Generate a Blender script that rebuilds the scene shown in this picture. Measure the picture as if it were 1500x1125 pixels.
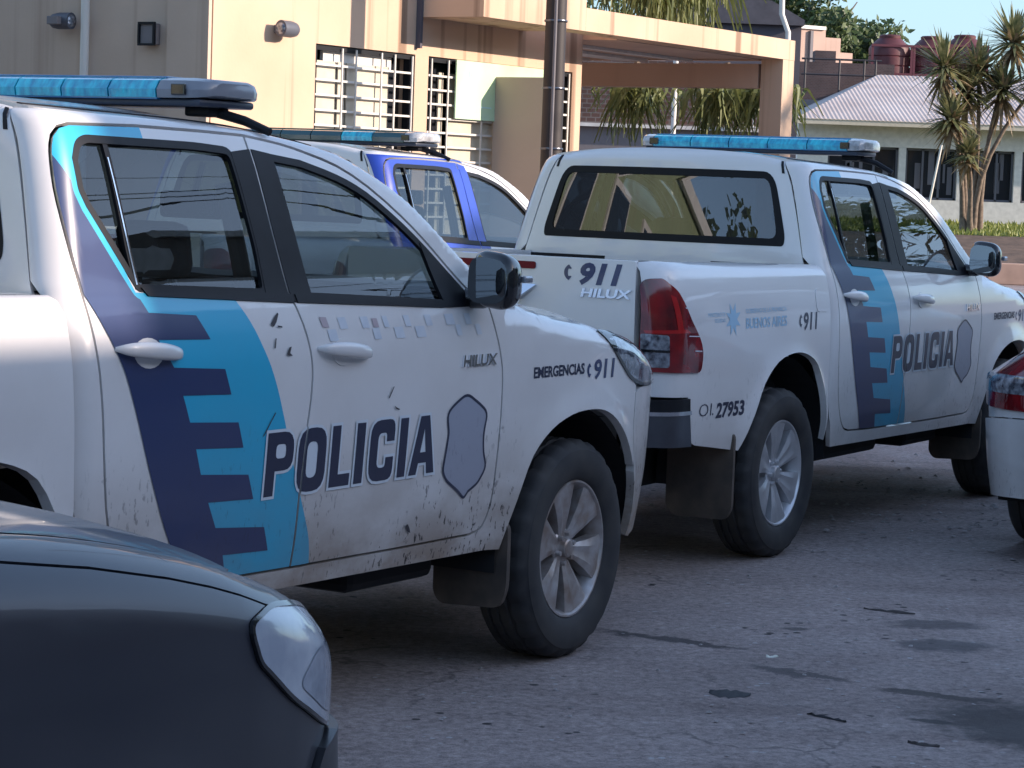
import bpy, bmesh, math, random
import numpy as np
from mathutils import Vector, Matrix

for _o in list(bpy.data.objects): bpy.data.objects.remove(_o)
S = bpy.context.scene
COL = S.collection
rad = math.radians

# ---------------------------------------------------------------- camera, sky, sun, exposure
CAM_H, PITCH, ROLL, FOC = 1.63, 0.0800, -0.036, 3660.0 / 1500.0
cam_d = bpy.data.cameras.new('camera'); cam = bpy.data.objects.new('camera', cam_d); COL.objects.link(cam)
_cp, _sp = math.cos(PITCH), math.sin(PITCH)
_r, _f, _u = Vector((1, 0, 0)), Vector((0, _cp, -_sp)), Vector((0, _sp, _cp))
_c, _s = math.cos(ROLL), math.sin(ROLL)
_right, _up = _r * _c - _u * _s, _r * _s + _u * _c
M = Matrix.Identity(4)
for i in range(3):
    M[i][0] = _right[i]; M[i][1] = _up[i]; M[i][2] = -_f[i]
M.translation = Vector((0, 0, CAM_H))
cam.matrix_world = M
cam_d.sensor_width = 36.0; cam_d.sensor_fit = 'HORIZONTAL'; cam_d.lens = 36.0 * FOC
cam_d.clip_start = 0.05; cam_d.clip_end = 2000.0
S.camera = cam

SUN_AZ, SUN_EL = rad(-9.6), rad(19.0)          # azimuth measured from +X towards +Y
world = bpy.data.worlds.new("World"); S.world = world; world.use_nodes = True
wn, wl = world.node_tree.nodes, world.node_tree.links
for n in list(wn): wn.remove(n)
w_out = wn.new('ShaderNodeOutputWorld'); w_bg = wn.new('ShaderNodeBackground'); w_sky = wn.new('ShaderNodeTexSky')
w_sky.sky_type = 'NISHITA'; w_sky.sun_disc = False
w_sky.sun_elevation = SUN_EL; w_sky.sun_rotation = rad(90) - SUN_AZ
w_sky.air_density = 1.0; w_sky.dust_density = 0.4; w_sky.ozone_density = 1.4
w_bg.inputs['Strength'].default_value = 0.15
w_tc = wn.new('ShaderNodeTexCoord'); w_sep = wn.new('ShaderNodeSeparateXYZ'); w_r = wn.new('ShaderNodeValToRGB'); w_mx = wn.new('ShaderNodeMixRGB')
wl.new(w_tc.outputs['Generated'], w_sep.inputs[0]); wl.new(w_sep.outputs['Z'], w_r.inputs[0])
_e = w_r.color_ramp.elements; _e[0].position = 0.0; _e[0].color = (0.25, 0.35, 0.53, 1); _e[1].position = 0.42; _e[1].color = (1.0, 0.925, 0.90, 1)   # a clear, deep evening sky low down
w_mx.blend_type = 'MULTIPLY'; w_mx.inputs[0].default_value = 1.0
wl.new(w_sky.outputs[0], w_mx.inputs[1]); wl.new(w_r.outputs[0], w_mx.inputs[2]); wl.new(w_mx.outputs[0], w_bg.inputs[0]); wl.new(w_bg.outputs[0], w_out.inputs[0])

sun_d = bpy.data.lights.new('sun', 'SUN'); sun = bpy.data.objects.new('sun', sun_d); COL.objects.link(sun)
sun_d.energy = 2.8; sun_d.angle = rad(0.55); sun_d.color = (1.0, 0.83, 0.70)
_sd = Vector((math.cos(SUN_EL) * math.cos(SUN_AZ), math.cos(SUN_EL) * math.sin(SUN_AZ), math.sin(SUN_EL)))
sun.rotation_euler = _sd.to_track_quat('Z', 'Y').to_euler()
sun.location = (40, -8, 30)
S.view_settings.view_transform = 'Standard'; S.view_settings.look = 'None'
S.view_settings.gamma = 1.0; S.view_settings.use_curve_mapping = False
S.view_settings.exposure = 1.5
S.cycles.use_denoising = True
S.cycles.max_bounces = 10; S.cycles.transparent_max_bounces = 16; S.cycles.glossy_bounces = 4

# ---------------------------------------------------------------- tags and hierarchy
def tag(o, label=None, cat=None, group=None, kind=None):
    if label: o['label'] = label
    if cat: o['category'] = cat
    if group: o['group'] = group
    if kind: o['kind'] = kind
    return o
def empty(name, loc, rz=0.0, label=None, cat=None, group=None):
    o = bpy.data.objects.new(name, None); COL.objects.link(o)
    o.empty_display_size = 0.2
    o.location = loc; o.rotation_euler = (0, 0, rz)
    return tag(o, label, cat, group)
def link(name, me, parent=None):
    o = bpy.data.objects.new(name, me); COL.objects.link(o)
    if parent: o.parent = parent
    return o

# ---------------------------------------------------------------- materials
def newmat(name):
    m = bpy.data.materials.new(name); m.use_nodes = True
    nt = m.node_tree
    return m, nt, nt.nodes, nt.links, nt.nodes['Principled BSDF']
def pbr(name, col, rough=0.5, metal=0.0, coat=0.0, spec=0.5, noise=0.0, nscale=8.0, bump=0.0, bscale=60.0, col2=None, coat_rough=0.04):
    m, nt, N, L, b = newmat(name)
    b.inputs['Base Color'].default_value = (*col, 1); b.inputs['Roughness'].default_value = rough
    b.inputs['Metallic'].default_value = metal; b.inputs['Coat Weight'].default_value = coat
    b.inputs['Coat Roughness'].default_value = coat_rough
    b.inputs['Specular IOR Level'].default_value = spec
    if noise > 0 or bump > 0:
        tc = N.new('ShaderNodeTexCoord')
    if noise > 0:
        nz = N.new('ShaderNodeTexNoise'); nz.inputs['Scale'].default_value = nscale; nz.inputs['Detail'].default_value = 6
        L.new(tc.outputs['Object'], nz.inputs['Vector'])
        r = N.new('ShaderNodeValToRGB')
        c2 = col2 if col2 else tuple(max(0, c * (1 - noise)) for c in col)
        r.color_ramp.elements[0].position = 0.32; r.color_ramp.elements[1].position = 0.68
        r.color_ramp.elements[0].color = (*c2, 1); r.color_ramp.elements[1].color = (*col, 1)
        L.new(nz.outputs['Fac'], r.inputs['Fac']); L.new(r.outputs[0], b.inputs['Base Color'])
    if bump > 0:
        nz2 = N.new('ShaderNodeTexNoise'); nz2.inputs['Scale'].default_value = bscale; nz2.inputs['Detail'].default_value = 4
        L.new(tc.outputs['Object'], nz2.inputs['Vector'])
        bp = N.new('ShaderNodeBump'); bp.inputs['Strength'].default_value = bump; bp.inputs['Distance'].default_value = 0.01
        L.new(nz2.outputs['Fac'], bp.inputs['Height']); L.new(bp.outputs[0], b.inputs['Normal'])
    return m
def math_node(N, L, op, a, b=None, clamp=False):
    n = N.new('ShaderNodeMath'); n.operation = op; n.use_clamp = clamp
    for i, v in enumerate((a, b)):
        if v is None: continue
        if isinstance(v, (int, float)): n.inputs[i].default_value = v
        else: L.new(v, n.inputs[i])
    return n.outputs[0]
def paint(name, col, dirt=0.6, rough=0.32, coat=1.0, ztop=0.95, dirtcol=(0.21, 0.145, 0.10), speck=0.5):
    """car paint or film with road dust and mud specks thrown up by the wheels"""
    m, nt, N, L, b = newmat(name)
    tc = N.new('ShaderNodeTexCoord'); sep = N.new('ShaderNodeSeparateXYZ'); L.new(tc.outputs['Object'], sep.inputs[0])
    def noise(scale, detail=6, sc=(1, 1, 1), rgh=0.6):
        mp = N.new('ShaderNodeMapping'); mp.inputs['Scale'].default_value = sc; L.new(tc.outputs['Object'], mp.inputs['Vector'])
        n = N.new('ShaderNodeTexNoise'); n.inputs['Scale'].default_value = scale; n.inputs['Detail'].default_value = detail
        n.inputs['Roughness'].default_value = rgh; L.new(mp.outputs[0], n.inputs['Vector']); return n.outputs['Fac']
    def ramp(v, a, bb):
        mr = N.new('ShaderNodeMapRange'); mr.inputs['From Min'].default_value = a; mr.inputs['From Max'].default_value = bb
        L.new(v, mr.inputs['Value']); return mr.outputs[0]
    low = ramp(sep.outputs['Z'], ztop, 0.42)
    low2 = math_node(N, L, 'POWER', low, 1.05)
    cloud = ramp(noise(3.5, 8, (1, 1, 1.6)), 0.12, 0.58)
    d1 = math_node(N, L, 'MULTIPLY', low2, cloud)
    film = math_node(N, L, 'MULTIPLY', ramp(noise(1.7, 6), 0.32, 0.75), 0.20)
    dust = math_node(N, L, 'MULTIPLY', math_node(N, L, 'ADD', math_node(N, L, 'MULTIPLY', d1, 0.85), film), dirt, True)
    sp = ramp(noise(62, 3, (1.0, 1.0, 0.40)), 0.60, 0.65)
    spa = math_node(N, L, 'MULTIPLY', sp, ramp(noise(3.1, 4), 0.42, 0.58))
    spots = math_node(N, L, 'MULTIPLY', math_node(N, L, 'MULTIPLY', spa, ramp(sep.outputs['Z'], ztop + 0.05, 0.55)), speck, True)
    mx = N.new('ShaderNodeMixRGB'); mx.inputs[1].default_value = (*col, 1); mx.inputs[2].default_value = (*dirtcol, 1)
    L.new(dust, mx.inputs[0])
    mx2 = N.new('ShaderNodeMixRGB'); mx2.inputs[2].default_value = (0.03, 0.022, 0.02, 1); L.new(mx.outputs[0], mx2.inputs[1]); L.new(spots, mx2.inputs[0])
    L.new(mx2.outputs[0], b.inputs['Base Color'])
    rr = math_node(N, L, 'ADD', math_node(N, L, 'MULTIPLY', dust, 0.5), rough, True); L.new(rr, b.inputs['Roughness'])
    ct = math_node(N, L, 'MULTIPLY', math_node(N, L, 'SUBTRACT', 1.0, dust, True), coat, True); L.new(ct, b.inputs['Coat Weight'])
    b.inputs['Coat Roughness'].default_value = 0.05
    return m
def glass(name, tint, refl=1.0, rough=0.0, base=0.02):
    """single-sheet window glass: fresnel reflection over a tinted see-through"""
    m, nt, N, L, b = newmat(name)
    out = [n for n in N if n.type == 'OUTPUT_MATERIAL'][0]; N.remove(b)
    tr = N.new('ShaderNodeBsdfTransparent'); tr.inputs[0].default_value = (*tint, 1)
    gl = N.new('ShaderNodeBsdfGlossy'); gl.inputs['Roughness'].default_value = rough; gl.inputs[0].default_value = (0.95, 0.97, 1, 1)
    fr = N.new('ShaderNodeFresnel'); fr.inputs[0].default_value = 1.52
    k = math_node(N, L, 'ADD', math_node(N, L, 'MULTIPLY', fr.outputs[0], refl), base, True)
    mx = N.new('ShaderNodeMixShader'); L.new(k, mx.inputs[0]); L.new(tr.outputs[0], mx.inputs[1]); L.new(gl.outputs[0], mx.inputs[2])
    L.new(mx.outputs[0], out.inputs[0]); return m

MT = {}
MT['white'] = paint('white_paint', (0.74, 0.715, 0.70), dirt=1.0, speck=1.0, ztop=0.88)
MT['white_clean'] = paint('white_paint_clean', (0.76, 0.745, 0.735), dirt=0.4, speck=0.4)
MT['teal'] = paint('teal_film', (0.010, 0.40, 0.62), dirt=0.5, coat=0.6)
MT['navy'] = paint('navy_film', (0.018, 0.035, 0.115), dirt=0.22, coat=0.6, speck=0.25)
MT['blue_film'] = paint('blue_film', (0.010, 0.050, 0.40), dirt=0.05, coat=0.35, rough=.45)
MT['ink'] = paint('ink_film', (0.017, 0.023, 0.055), dirt=0.12, coat=0.3, speck=0.0)
MT['outline'] = pbr('outline_film', (0.62, 0.66, 0.70), 0.4)
MT['shield'] = paint('shield_film', (0.33, 0.35, 0.42), dirt=0.3, coat=0.3)
MT['faint'] = pbr('faint_film', (0.36, 0.56, 0.72), 0.4)
MT['check1'] = pbr('check_film_grey', (0.50, 0.54, 0.60), 0.4, noise=.5, nscale=16, col2=(0.62, .64, .67))
MT['check2'] = pbr('check_film_rose', (0.42, 0.34, 0.36), 0.4)
MT['black'] = pbr('black_trim', (0.009, 0.010, 0.014), 0.5, spec=0.25, noise=0.3, nscale=20)
MT['gloss_black'] = pbr('gloss_black', (0.010, 0.011, 0.014), 0.12, coat=0.6)
MT['rubber'] = pbr('rubber', (0.022, 0.022, 0.025), 0.75, noise=0.4, nscale=9, col2=(0.045, 0.042, 0.040))
MT['inner'] = pbr('inner_dark', (0.012, 0.012, 0.014), 0.8)
MT['mudflap'] = pbr('mud_flap_rubber', (0.050, 0.040, 0.035), 0.8, noise=0.5, nscale=7, col2=(0.12, 0.092, 0.073))
MT['alloy'] = pbr('alloy', (0.52, 0.50, 0.50), 0.38, metal=0.55, noise=0.35, nscale=14, col2=(0.30, 0.23, 0.19))
MT['alloy_clean'] = pbr('alloy_clean', (0.62, 0.62, 0.64), 0.34, metal=0.55, noise=0.2, nscale=12)
MT['chrome'] = pbr('chrome', (0.72, 0.74, 0.78), 0.10, metal=1.0)
MT['steel'] = pbr('dark_steel', (0.16, 0.17, 0.20), 0.28, metal=0.85, noise=0.3, nscale=6)
MT['glass'] = glass('tinted_glass', (0.42, 0.47, 0.48), base=0.0, refl=1.25)
MT['glass_dark'] = glass('dark_tinted_glass', (0.30, 0.34, 0.35))
MT['glass_rear'] = glass('rear_glass', (0.16, 0.19, 0.20), refl=1.3, base=0.05)
MT['mirror'] = pbr('mirror_glass', (0.85, 0.87, 0.9), 0.02, metal=1.0)
MT['seat'] = pbr('seat_cloth', (0.045, 0.046, 0.052), 0.85, noise=0.3, nscale=30)
MT['trim_grey'] = pbr('interior_plastic', (0.20, 0.20, 0.20), 0.6)
MT['border'] = pbr('window_border_print', (0.008, 0.009, 0.012), 0.55, spec=.2)
MT['headliner'] = pbr('headliner', (0.22, 0.21, 0.20), 0.9)
MT['stop_lens'] = pbr('stop_lens', (0.16, 0.010, 0.014), 0.55, spec=.2)
MT['paper'] = pbr('paper', (0.7, 0.7, 0.62), 0.8)
MT['red_lens'] = pbr('red_lens', (0.26, 0.008, 0.012), 0.10, coat=1.0, noise=0.6, nscale=9, col2=(0.07, 0.004, 0.007))
MT['red_bright'] = pbr('red_lens_bright', (0.42, 0.012, 0.014), 0.1, coat=1.0)
MT['clear_lens'] = pbr('clear_lens', (0.40, 0.43, 0.48), 0.12, metal=0.35, coat=1.0, noise=0.7, nscale=40, col2=(0.05, 0.05, 0.07))
def ribbed_lens(name, c1, c2, edge):
    """moulded light-bar lens: fine ribs along the bar, deeper colour at the rim"""
    m, nt, N, L, b = newmat(name); tc = N.new('ShaderNodeTexCoord')
    mp = N.new('ShaderNodeMapping'); mp.inputs['Scale'].default_value = (.4, 1, .5); L.new(tc.outputs['Object'], mp.inputs['Vector'])
    n = N.new('ShaderNodeTexNoise'); n.inputs['Scale'].default_value = 42; n.inputs['Detail'].default_value = 3; L.new(mp.outputs[0], n.inputs['Vector'])
    r = N.new('ShaderNodeValToRGB'); r.color_ramp.elements[0].position = .35; r.color_ramp.elements[1].position = .66; r.color_ramp.elements[0].color = (*c2, 1); r.color_ramp.elements[1].color = (*c1, 1); L.new(n.outputs['Fac'], r.inputs[0])
    L.new(r.outputs[0], b.inputs['Base Color']); b.inputs['Roughness'].default_value = .2; b.inputs['Coat Weight'].default_value = 1.0; b.inputs['Coat Roughness'].default_value = .06
    bp = N.new('ShaderNodeBump'); bp.inputs['Strength'].default_value = .35; bp.inputs['Distance'].default_value = .01; L.new(n.outputs['Fac'], bp.inputs['Height']); L.new(bp.outputs[0], b.inputs['Normal']); return m
MT['bar_lens'] = ribbed_lens('light_bar_lens', (.02, .56, .70), (.006, .27, .44), None)
MT['bar_rim'] = pbr('light_bar_rim', (.008, .16, .36), .25, coat=.8)
MT['bar_dark'] = pbr('light_bar_dark_lens', (0.008, 0.06, 0.07), 0.15, coat=1.0)
MT['bar_base'] = pbr('light_bar_base', (0.025, 0.035, 0.06), 0.4)
MT['bar_end'] = pbr('light_bar_end', (0.20, 0.21, 0.24), 0.3, coat=0.5)
MT['bar_end_clear'] = pbr('light_bar_end_clear', (0.55, 0.55, 0.55), 0.2, coat=1.0, noise=0.5, nscale=30)

# ---------------------------------------------------------------- plain mesh helpers
def mesh_obj(name, verts, faces, mat, parent=None, smooth=False, angle=None):
    me = bpy.data.meshes.new(name); me.from_pydata([tuple(v) for v in verts], [], [tuple(f) for f in faces])
    for m in (mat if isinstance(mat, (list, tuple)) else [mat]): me.materials.append(m)
    me.update()
    o = link(name, me, parent)
    if smooth:
        me.polygons.foreach_set('use_smooth', [True] * len(me.polygons))
        if angle: me.set_sharp_from_angle(angle=rad(angle))
    return o
class MB:
    """collects boxes, tubes, prisms and lathes into ONE mesh"""
    def __init__(s): s.bm = bmesh.new()
    def box(s, c, size, rot=None, bev=0.0, seg=2):
        b = bmesh.new(); bmesh.ops.create_cube(b, size=1.0)
        for v in b.verts: v.co = Vector((v.co.x * size[0], v.co.y * size[1], v.co.z * size[2]))
        if bev > 0: bmesh.ops.bevel(b, geom=b.edges[:], offset=bev, segments=seg, affect='EDGES', profile=0.5)
        if rot is not None: bmesh.ops.transform(b, matrix=rot, verts=b.verts)
        for v in b.verts: v.co += Vector(c)
        s._merge(b)
    def _merge(s, b):
        mp = {v: s.bm.verts.new(v.co) for v in b.verts}
        for f in b.faces:
            try: s.bm.faces.new([mp[v] for v in f.verts])
            except ValueError: pass
        b.free()
    def faces(s, verts, faces):
        vs = [s.bm.verts.new(Vector(v)) for v in verts]
        for f in faces:
            try: s.bm.faces.new([vs[i] for i in f])
            except ValueError: pass
    def tube(s, pts, r, n=8, cap=True):
        pts = [Vector(p) for p in pts]; rs = r if isinstance(r, (list, tuple)) else [r] * len(pts)
        rings = []; up = None
        for i, p in enumerate(pts):
            t = (pts[min(i + 1, len(pts) - 1)] - pts[max(i - 1, 0)]).normalized()
            if up is None: up = Vector((0, 0, 1)) if abs(t.z) < .9 else Vector((1, 0, 0))
            a = t.cross(up).normalized(); b = a.cross(t).normalized(); up = b
            rings.append([s.bm.verts.new(p + (a * math.cos(2 * math.pi * k / n) + b * math.sin(2 * math.pi * k / n)) * rs[i]) for k in range(n)])
        for i in range(len(rings) - 1):
            for k in range(n):
                s.bm.faces.new((rings[i][k], rings[i][(k + 1) % n], rings[i + 1][(k + 1) % n], rings[i + 1][k]))
        if cap:
            s.bm.faces.new(rings[0][::-1]); s.bm.faces.new(rings[-1])
    def prism(s, poly, d0, d1, axes=(0, 2, 1)):
        """polygon in axes[0],axes[1] pulled along axes[2] from d0 to d1"""
        def P(p, d):
            v = [0, 0, 0]; v[axes[0]] = p[0]; v[axes[1]] = p[1]; v[axes[2]] = d; return Vector(v)
        a = [s.bm.verts.new(P(p, d0)) for p in poly]; b = [s.bm.verts.new(P(p, d1)) for p in poly]; n = len(poly)
        s.bm.faces.new(a); s.bm.faces.new(b[::-1])
        for i in range(n): s.bm.faces.new((a[i], b[i], b[(i + 1) % n], a[(i + 1) % n]))
    def lathe(s, prof, n=48, c=(0, 0, 0), axis='y', mod=None):
        """prof: (radius, along) ; mod(j,k) adds to the radius"""
        rings = []
        for j, (r, a) in enumerate(prof):
            ring = []
            for k in range(n):
                t = 2 * math.pi * k / n; rr = r + (mod(j, k) if mod else 0)
                if axis == 'y': v = (rr * math.cos(t), a, rr * math.sin(t))
                elif axis == 'z': v = (rr * math.cos(t), rr * math.sin(t), a)
                else: v = (a, rr * math.cos(t), rr * math.sin(t))
                ring.append(s.bm.verts.new(Vector(v) + Vector(c)))
            rings.append(ring)
        for j in range(len(rings) - 1):
            for k in range(n):
                s.bm.faces.new((rings[j][k], rings[j][(k + 1) % n], rings[j + 1][(k + 1) % n], rings[j + 1][k]))
    def build(s, name, mat, parent=None, smooth=None, label=None):
        bmesh.ops.recalc_face_normals(s.bm, faces=s.bm.faces)
        me = bpy.data.meshes.new(name); s.bm.to_mesh(me); s.bm.free()
        for m in (mat if isinstance(mat, (list, tuple)) else [mat]): me.materials.append(m)
        if smooth:
            me.polygons.foreach_set('use_smooth', [True] * len(me.polygons)); me.set_sharp_from_angle(angle=rad(smooth))
        o = link(name, me, parent)
        if label: o['label'] = label
        return o

# ---------------------------------------------------------------- curved panels: flat outlines laid on a smooth surface
def pch(xs, ys):
    xs = np.array(xs, float); ys = np.array(ys, float); h = np.diff(xs); d = np.diff(ys) / h; m = np.zeros_like(xs)
    m[0] = d[0]; m[-1] = d[-1]
    for i in range(1, len(xs) - 1):
        m[i] = 0 if d[i - 1] * d[i] <= 0 else 2 * d[i - 1] * d[i] / (d[i - 1] + d[i])
    def f(x):
        x = np.clip(np.asarray(x, float), xs[0], xs[-1]); i = np.clip(np.searchsorted(xs, x) - 1, 0, len(h) - 1)
        hh = h[i]; t = (x - xs[i]) / hh
        return (2 * t ** 3 - 3 * t * t + 1) * ys[i] + (t ** 3 - 2 * t * t + t) * hh * m[i] + (-2 * t ** 3 + 3 * t * t) * ys[i + 1] + (t ** 3 - t * t) * hh * m[i + 1]
    return f
def area2(p): return sum(p[i][0] * p[(i + 1) % len(p)][1] - p[(i + 1) % len(p)][0] * p[i][1] for i in range(len(p)))
def ccw(p): return list(p) if area2(p) > 0 else list(p)[::-1]
def offset(p, d):
    """grow (d>0) or shrink an outline"""
    p = ccw(p); n = len(p); out = []
    for i in range(n):
        a, b, c = np.array(p[i - 1]), np.array(p[i]), np.array(p[(i + 1) % n])
        e1 = (b - a) / (np.linalg.norm(b - a) + 1e-9); e2 = (c - b) / (np.linalg.norm(c - b) + 1e-9)
        n1 = np.array([e1[1], -e1[0]]); n2 = np.array([e2[1], -e2[0]]); k = max(0.35, 1 + n1 @ n2)
        q = b + (n1 + n2) / k * d; out.append((float(q[0]), float(q[1])))
    return out
def fillet(p, r, n=4):
    """round the corners; r one number or one per corner"""
    p = ccw(p); N = len(p); out = []
    rs = r if isinstance(r, (list, tuple)) else [r] * N
    for i in range(N):
        a, b, c = np.array(p[i - 1]), np.array(p[i]), np.array(p[(i + 1) % N])
        la, lc = np.linalg.norm(a - b), np.linalg.norm(c - b); k = min(rs[i], la * .48, lc * .48)
        if k < 1e-4: out.append(tuple(b)); continue
        s, e = b + (a - b) / la * k, b + (c - b) / lc * k
        for j in range(n + 1):
            t = j / n; q = (1 - t) ** 2 * s + 2 * t * (1 - t) * b + t * t * e; out.append((float(q[0]), float(q[1])))
    return out
def smooth_line(pts, n=5):
    """Catmull-Rom through an open line"""
    P = [np.array(p, float) for p in pts]; P = [2 * P[0] - P[1]] + P + [2 * P[-1] - P[-2]]; out = []
    for i in range(1, len(P) - 2):
        for j in range(n):
            t = j / n; a, b, c, d = P[i - 1:i + 3]
            q = .5 * (2 * b + (c - a) * t + (2 * a - 5 * b + 4 * c - d) * t * t + (3 * b - a - 3 * c + d) * t ** 3); out.append((float(q[0]), float(q[1])))
    out.append(tuple(float(x) for x in P[-2])); return out
def inside(p, poly):
    x, y = p; c = False; n = len(poly); j = n - 1
    for i in range(n):
        if (poly[i][1] > y) != (poly[j][1] > y) and x < (poly[j][0] - poly[i][0]) * (y - poly[i][1]) / (poly[j][1] - poly[i][1]) + poly[i][0]: c = not c
        j = i
    return c
def fill2d(loops):
    bm = bmesh.new(); es = []
    for lp in loops:
        vs = [bm.verts.new((p[0], p[1], 0)) for p in lp]
        for i in range(len(vs)): es.append(bm.edges.new((vs[i], vs[(i + 1) % len(vs)])))
    bmesh.ops.triangle_fill(bm, use_beauty=True, use_dissolve=False, edges=es)
    return bm
def cut(bm, co, no):
    bmesh.ops.bisect_plane(bm, geom=bm.verts[:] + bm.edges[:] + bm.faces[:], dist=1e-6, plane_co=co, plane_no=no)
def panel(name, loops, mp, mat, parent, res=(.05, .05), off=0.0, flange=0.0, side=1, tris=None, clip_in=(), clip_out=(), islands=None, label=None, facemat=None):
    """loops: outline followed by holes; islands: several such lists; mp(u,v) -> points; side -1 mirrors to the left"""
    if tris is not None:
        bm = bmesh.new()
        vs = [bm.verts.new((p[0], p[1], 0)) for p in tris[0]]
        for f in tris[1]:
            try: bm.faces.new([vs[i] for i in f])
            except ValueError: pass
    elif islands is not None:
        bm = bmesh.new()
        for lp in islands:
            b = fill2d(lp); mpv = {v: bm.verts.new(v.co) for v in b.verts}
            for f in b.faces: bm.faces.new([mpv[v] for v in f.verts])
            b.free()
    else: bm = fill2d(loops)
    for poly in list(clip_in) + list(clip_out):
        us = [v.co.x for v in bm.verts]; vs_ = [v.co.y for v in bm.verts]
        if not us: break
        bb = (min(us), max(us), min(vs_), max(vs_))
        for i in range(len(poly)):
            a, b = poly[i], poly[(i + 1) % len(poly)]
            if max(a[0], b[0]) < bb[0] or min(a[0], b[0]) > bb[1] or max(a[1], b[1]) < bb[2] or min(a[1], b[1]) > bb[3]: continue
            cut(bm, (a[0], a[1], 0), (b[1] - a[1], a[0] - b[0], 0))
    kill = []
    for f in bm.faces:
        c = f.calc_center_median(); p = (c.x, c.y)
        if any(not inside(p, q) for q in clip_in) or any(inside(p, q) for q in clip_out): kill.append(f)
    if kill: bmesh.ops.delete(bm, geom=kill, context='FACES')
    if not bm.faces: bm.free(); return None
    us = [v.co.x for v in bm.verts]; vv = [v.co.y for v in bm.verts]
    for u in np.arange(math.ceil(min(us) / res[0]) * res[0], max(us), res[0]): cut(bm, (u, 0, 0), (1, 0, 0))
    for v in np.arange(math.ceil(min(vv) / res[1]) * res[1], max(vv), res[1]): cut(bm, (0, v, 0), (0, 1, 0))
    bm.normal_update()
    bmesh.ops.reverse_faces(bm, faces=[f for f in bm.faces if f.normal.z < 0])
    bm.verts.index_update()
    UV = np.array([(v.co.x, v.co.y) for v in bm.verts]); U, V = UV[:, 0], UV[:, 1]; h = 1e-3
    P = mp(U, V); nu = mp(U + h, V) - mp(U - h, V); nv = mp(U, V + h) - mp(U, V - h)
    Nn = np.cross(nu, nv); ln = np.linalg.norm(Nn, axis=1, keepdims=True); Nn = Nn / np.maximum(ln, 1e-12)
    faces = [[v.index for v in f.verts] for f in bm.faces]
    bed = []
    if flange > 0:
        for e in bm.edges:
            if len(e.link_faces) == 1:
                lp = e.link_loops[0]; bed.append((lp.vert.index, lp.link_loop_next.vert.index))
    bm.free()
    P = P + Nn * off
    verts = list(P); norms = list(Nn)
    for a, b in bed:
        t = P[b] - P[a]; nn = np.cross(t, (Nn[a] + Nn[b]) / 2); nn = nn / (np.linalg.norm(nn) + 1e-12); i = len(verts)
        verts += [P[a], P[b], P[b] - Nn[b] * flange, P[a] - Nn[a] * flange]; norms += [nn] * 4
        faces.append([i + 1, i, i + 3, i + 2])
    V3 = np.array(verts); N3 = np.array(norms)
    if side < 0:
        V3[:, 1] *= -1; N3[:, 1] *= -1; faces = [f[::-1] for f in faces]
    me = bpy.data.meshes.new(name); me.from_pydata([tuple(v) for v in V3], [], faces)
    for m_ in (mat if isinstance(mat, (list, tuple)) else [mat]): me.materials.append(m_)
    me.update()
    if facemat:
        for p_ in me.polygons:
            q = [UV[i] for i in p_.vertices if i < len(UV)]
            if q: p_.material_index = facemat(*np.mean(q, 0))
    me.polygons.foreach_set('use_smooth', [True] * len(me.polygons))
    me.normals_split_custom_set_from_vertices([tuple(n) for n in N3])
    o = link(name, me, parent)
    if label: o['label'] = label
    return o
def text_tris(s, x0, x1, z0, z1, bold=0.0, shear=0.0):
    cu = bpy.data.curves.new('lettering', 'FONT'); cu.body = s; cu.offset = bold; cu.shear = shear; cu.resolution_u = 3
    ob = bpy.data.objects.new('lettering', cu); COL.objects.link(ob)
    me = ob.to_mesh(); V = np.array([v.co[:2] for v in me.vertices]); Fs = [list(p.vertices) for p in me.polygons]
    ob.to_mesh_clear(); bpy.data.objects.remove(ob); bpy.data.curves.remove(cu)
    mn, mx = V.min(0), V.max(0)
    V = (V - mn) / (mx - mn) * [x1 - x0, z1 - z0] + [x0, z0]
    return [tuple(v) for v in V], Fs
def join_tris(*ts):
    V, Fs = [], []
    for v, f in ts:
        k = len(V); V += list(v); Fs += [[i + k for i in q] for q in f]
    return V, Fs
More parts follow.
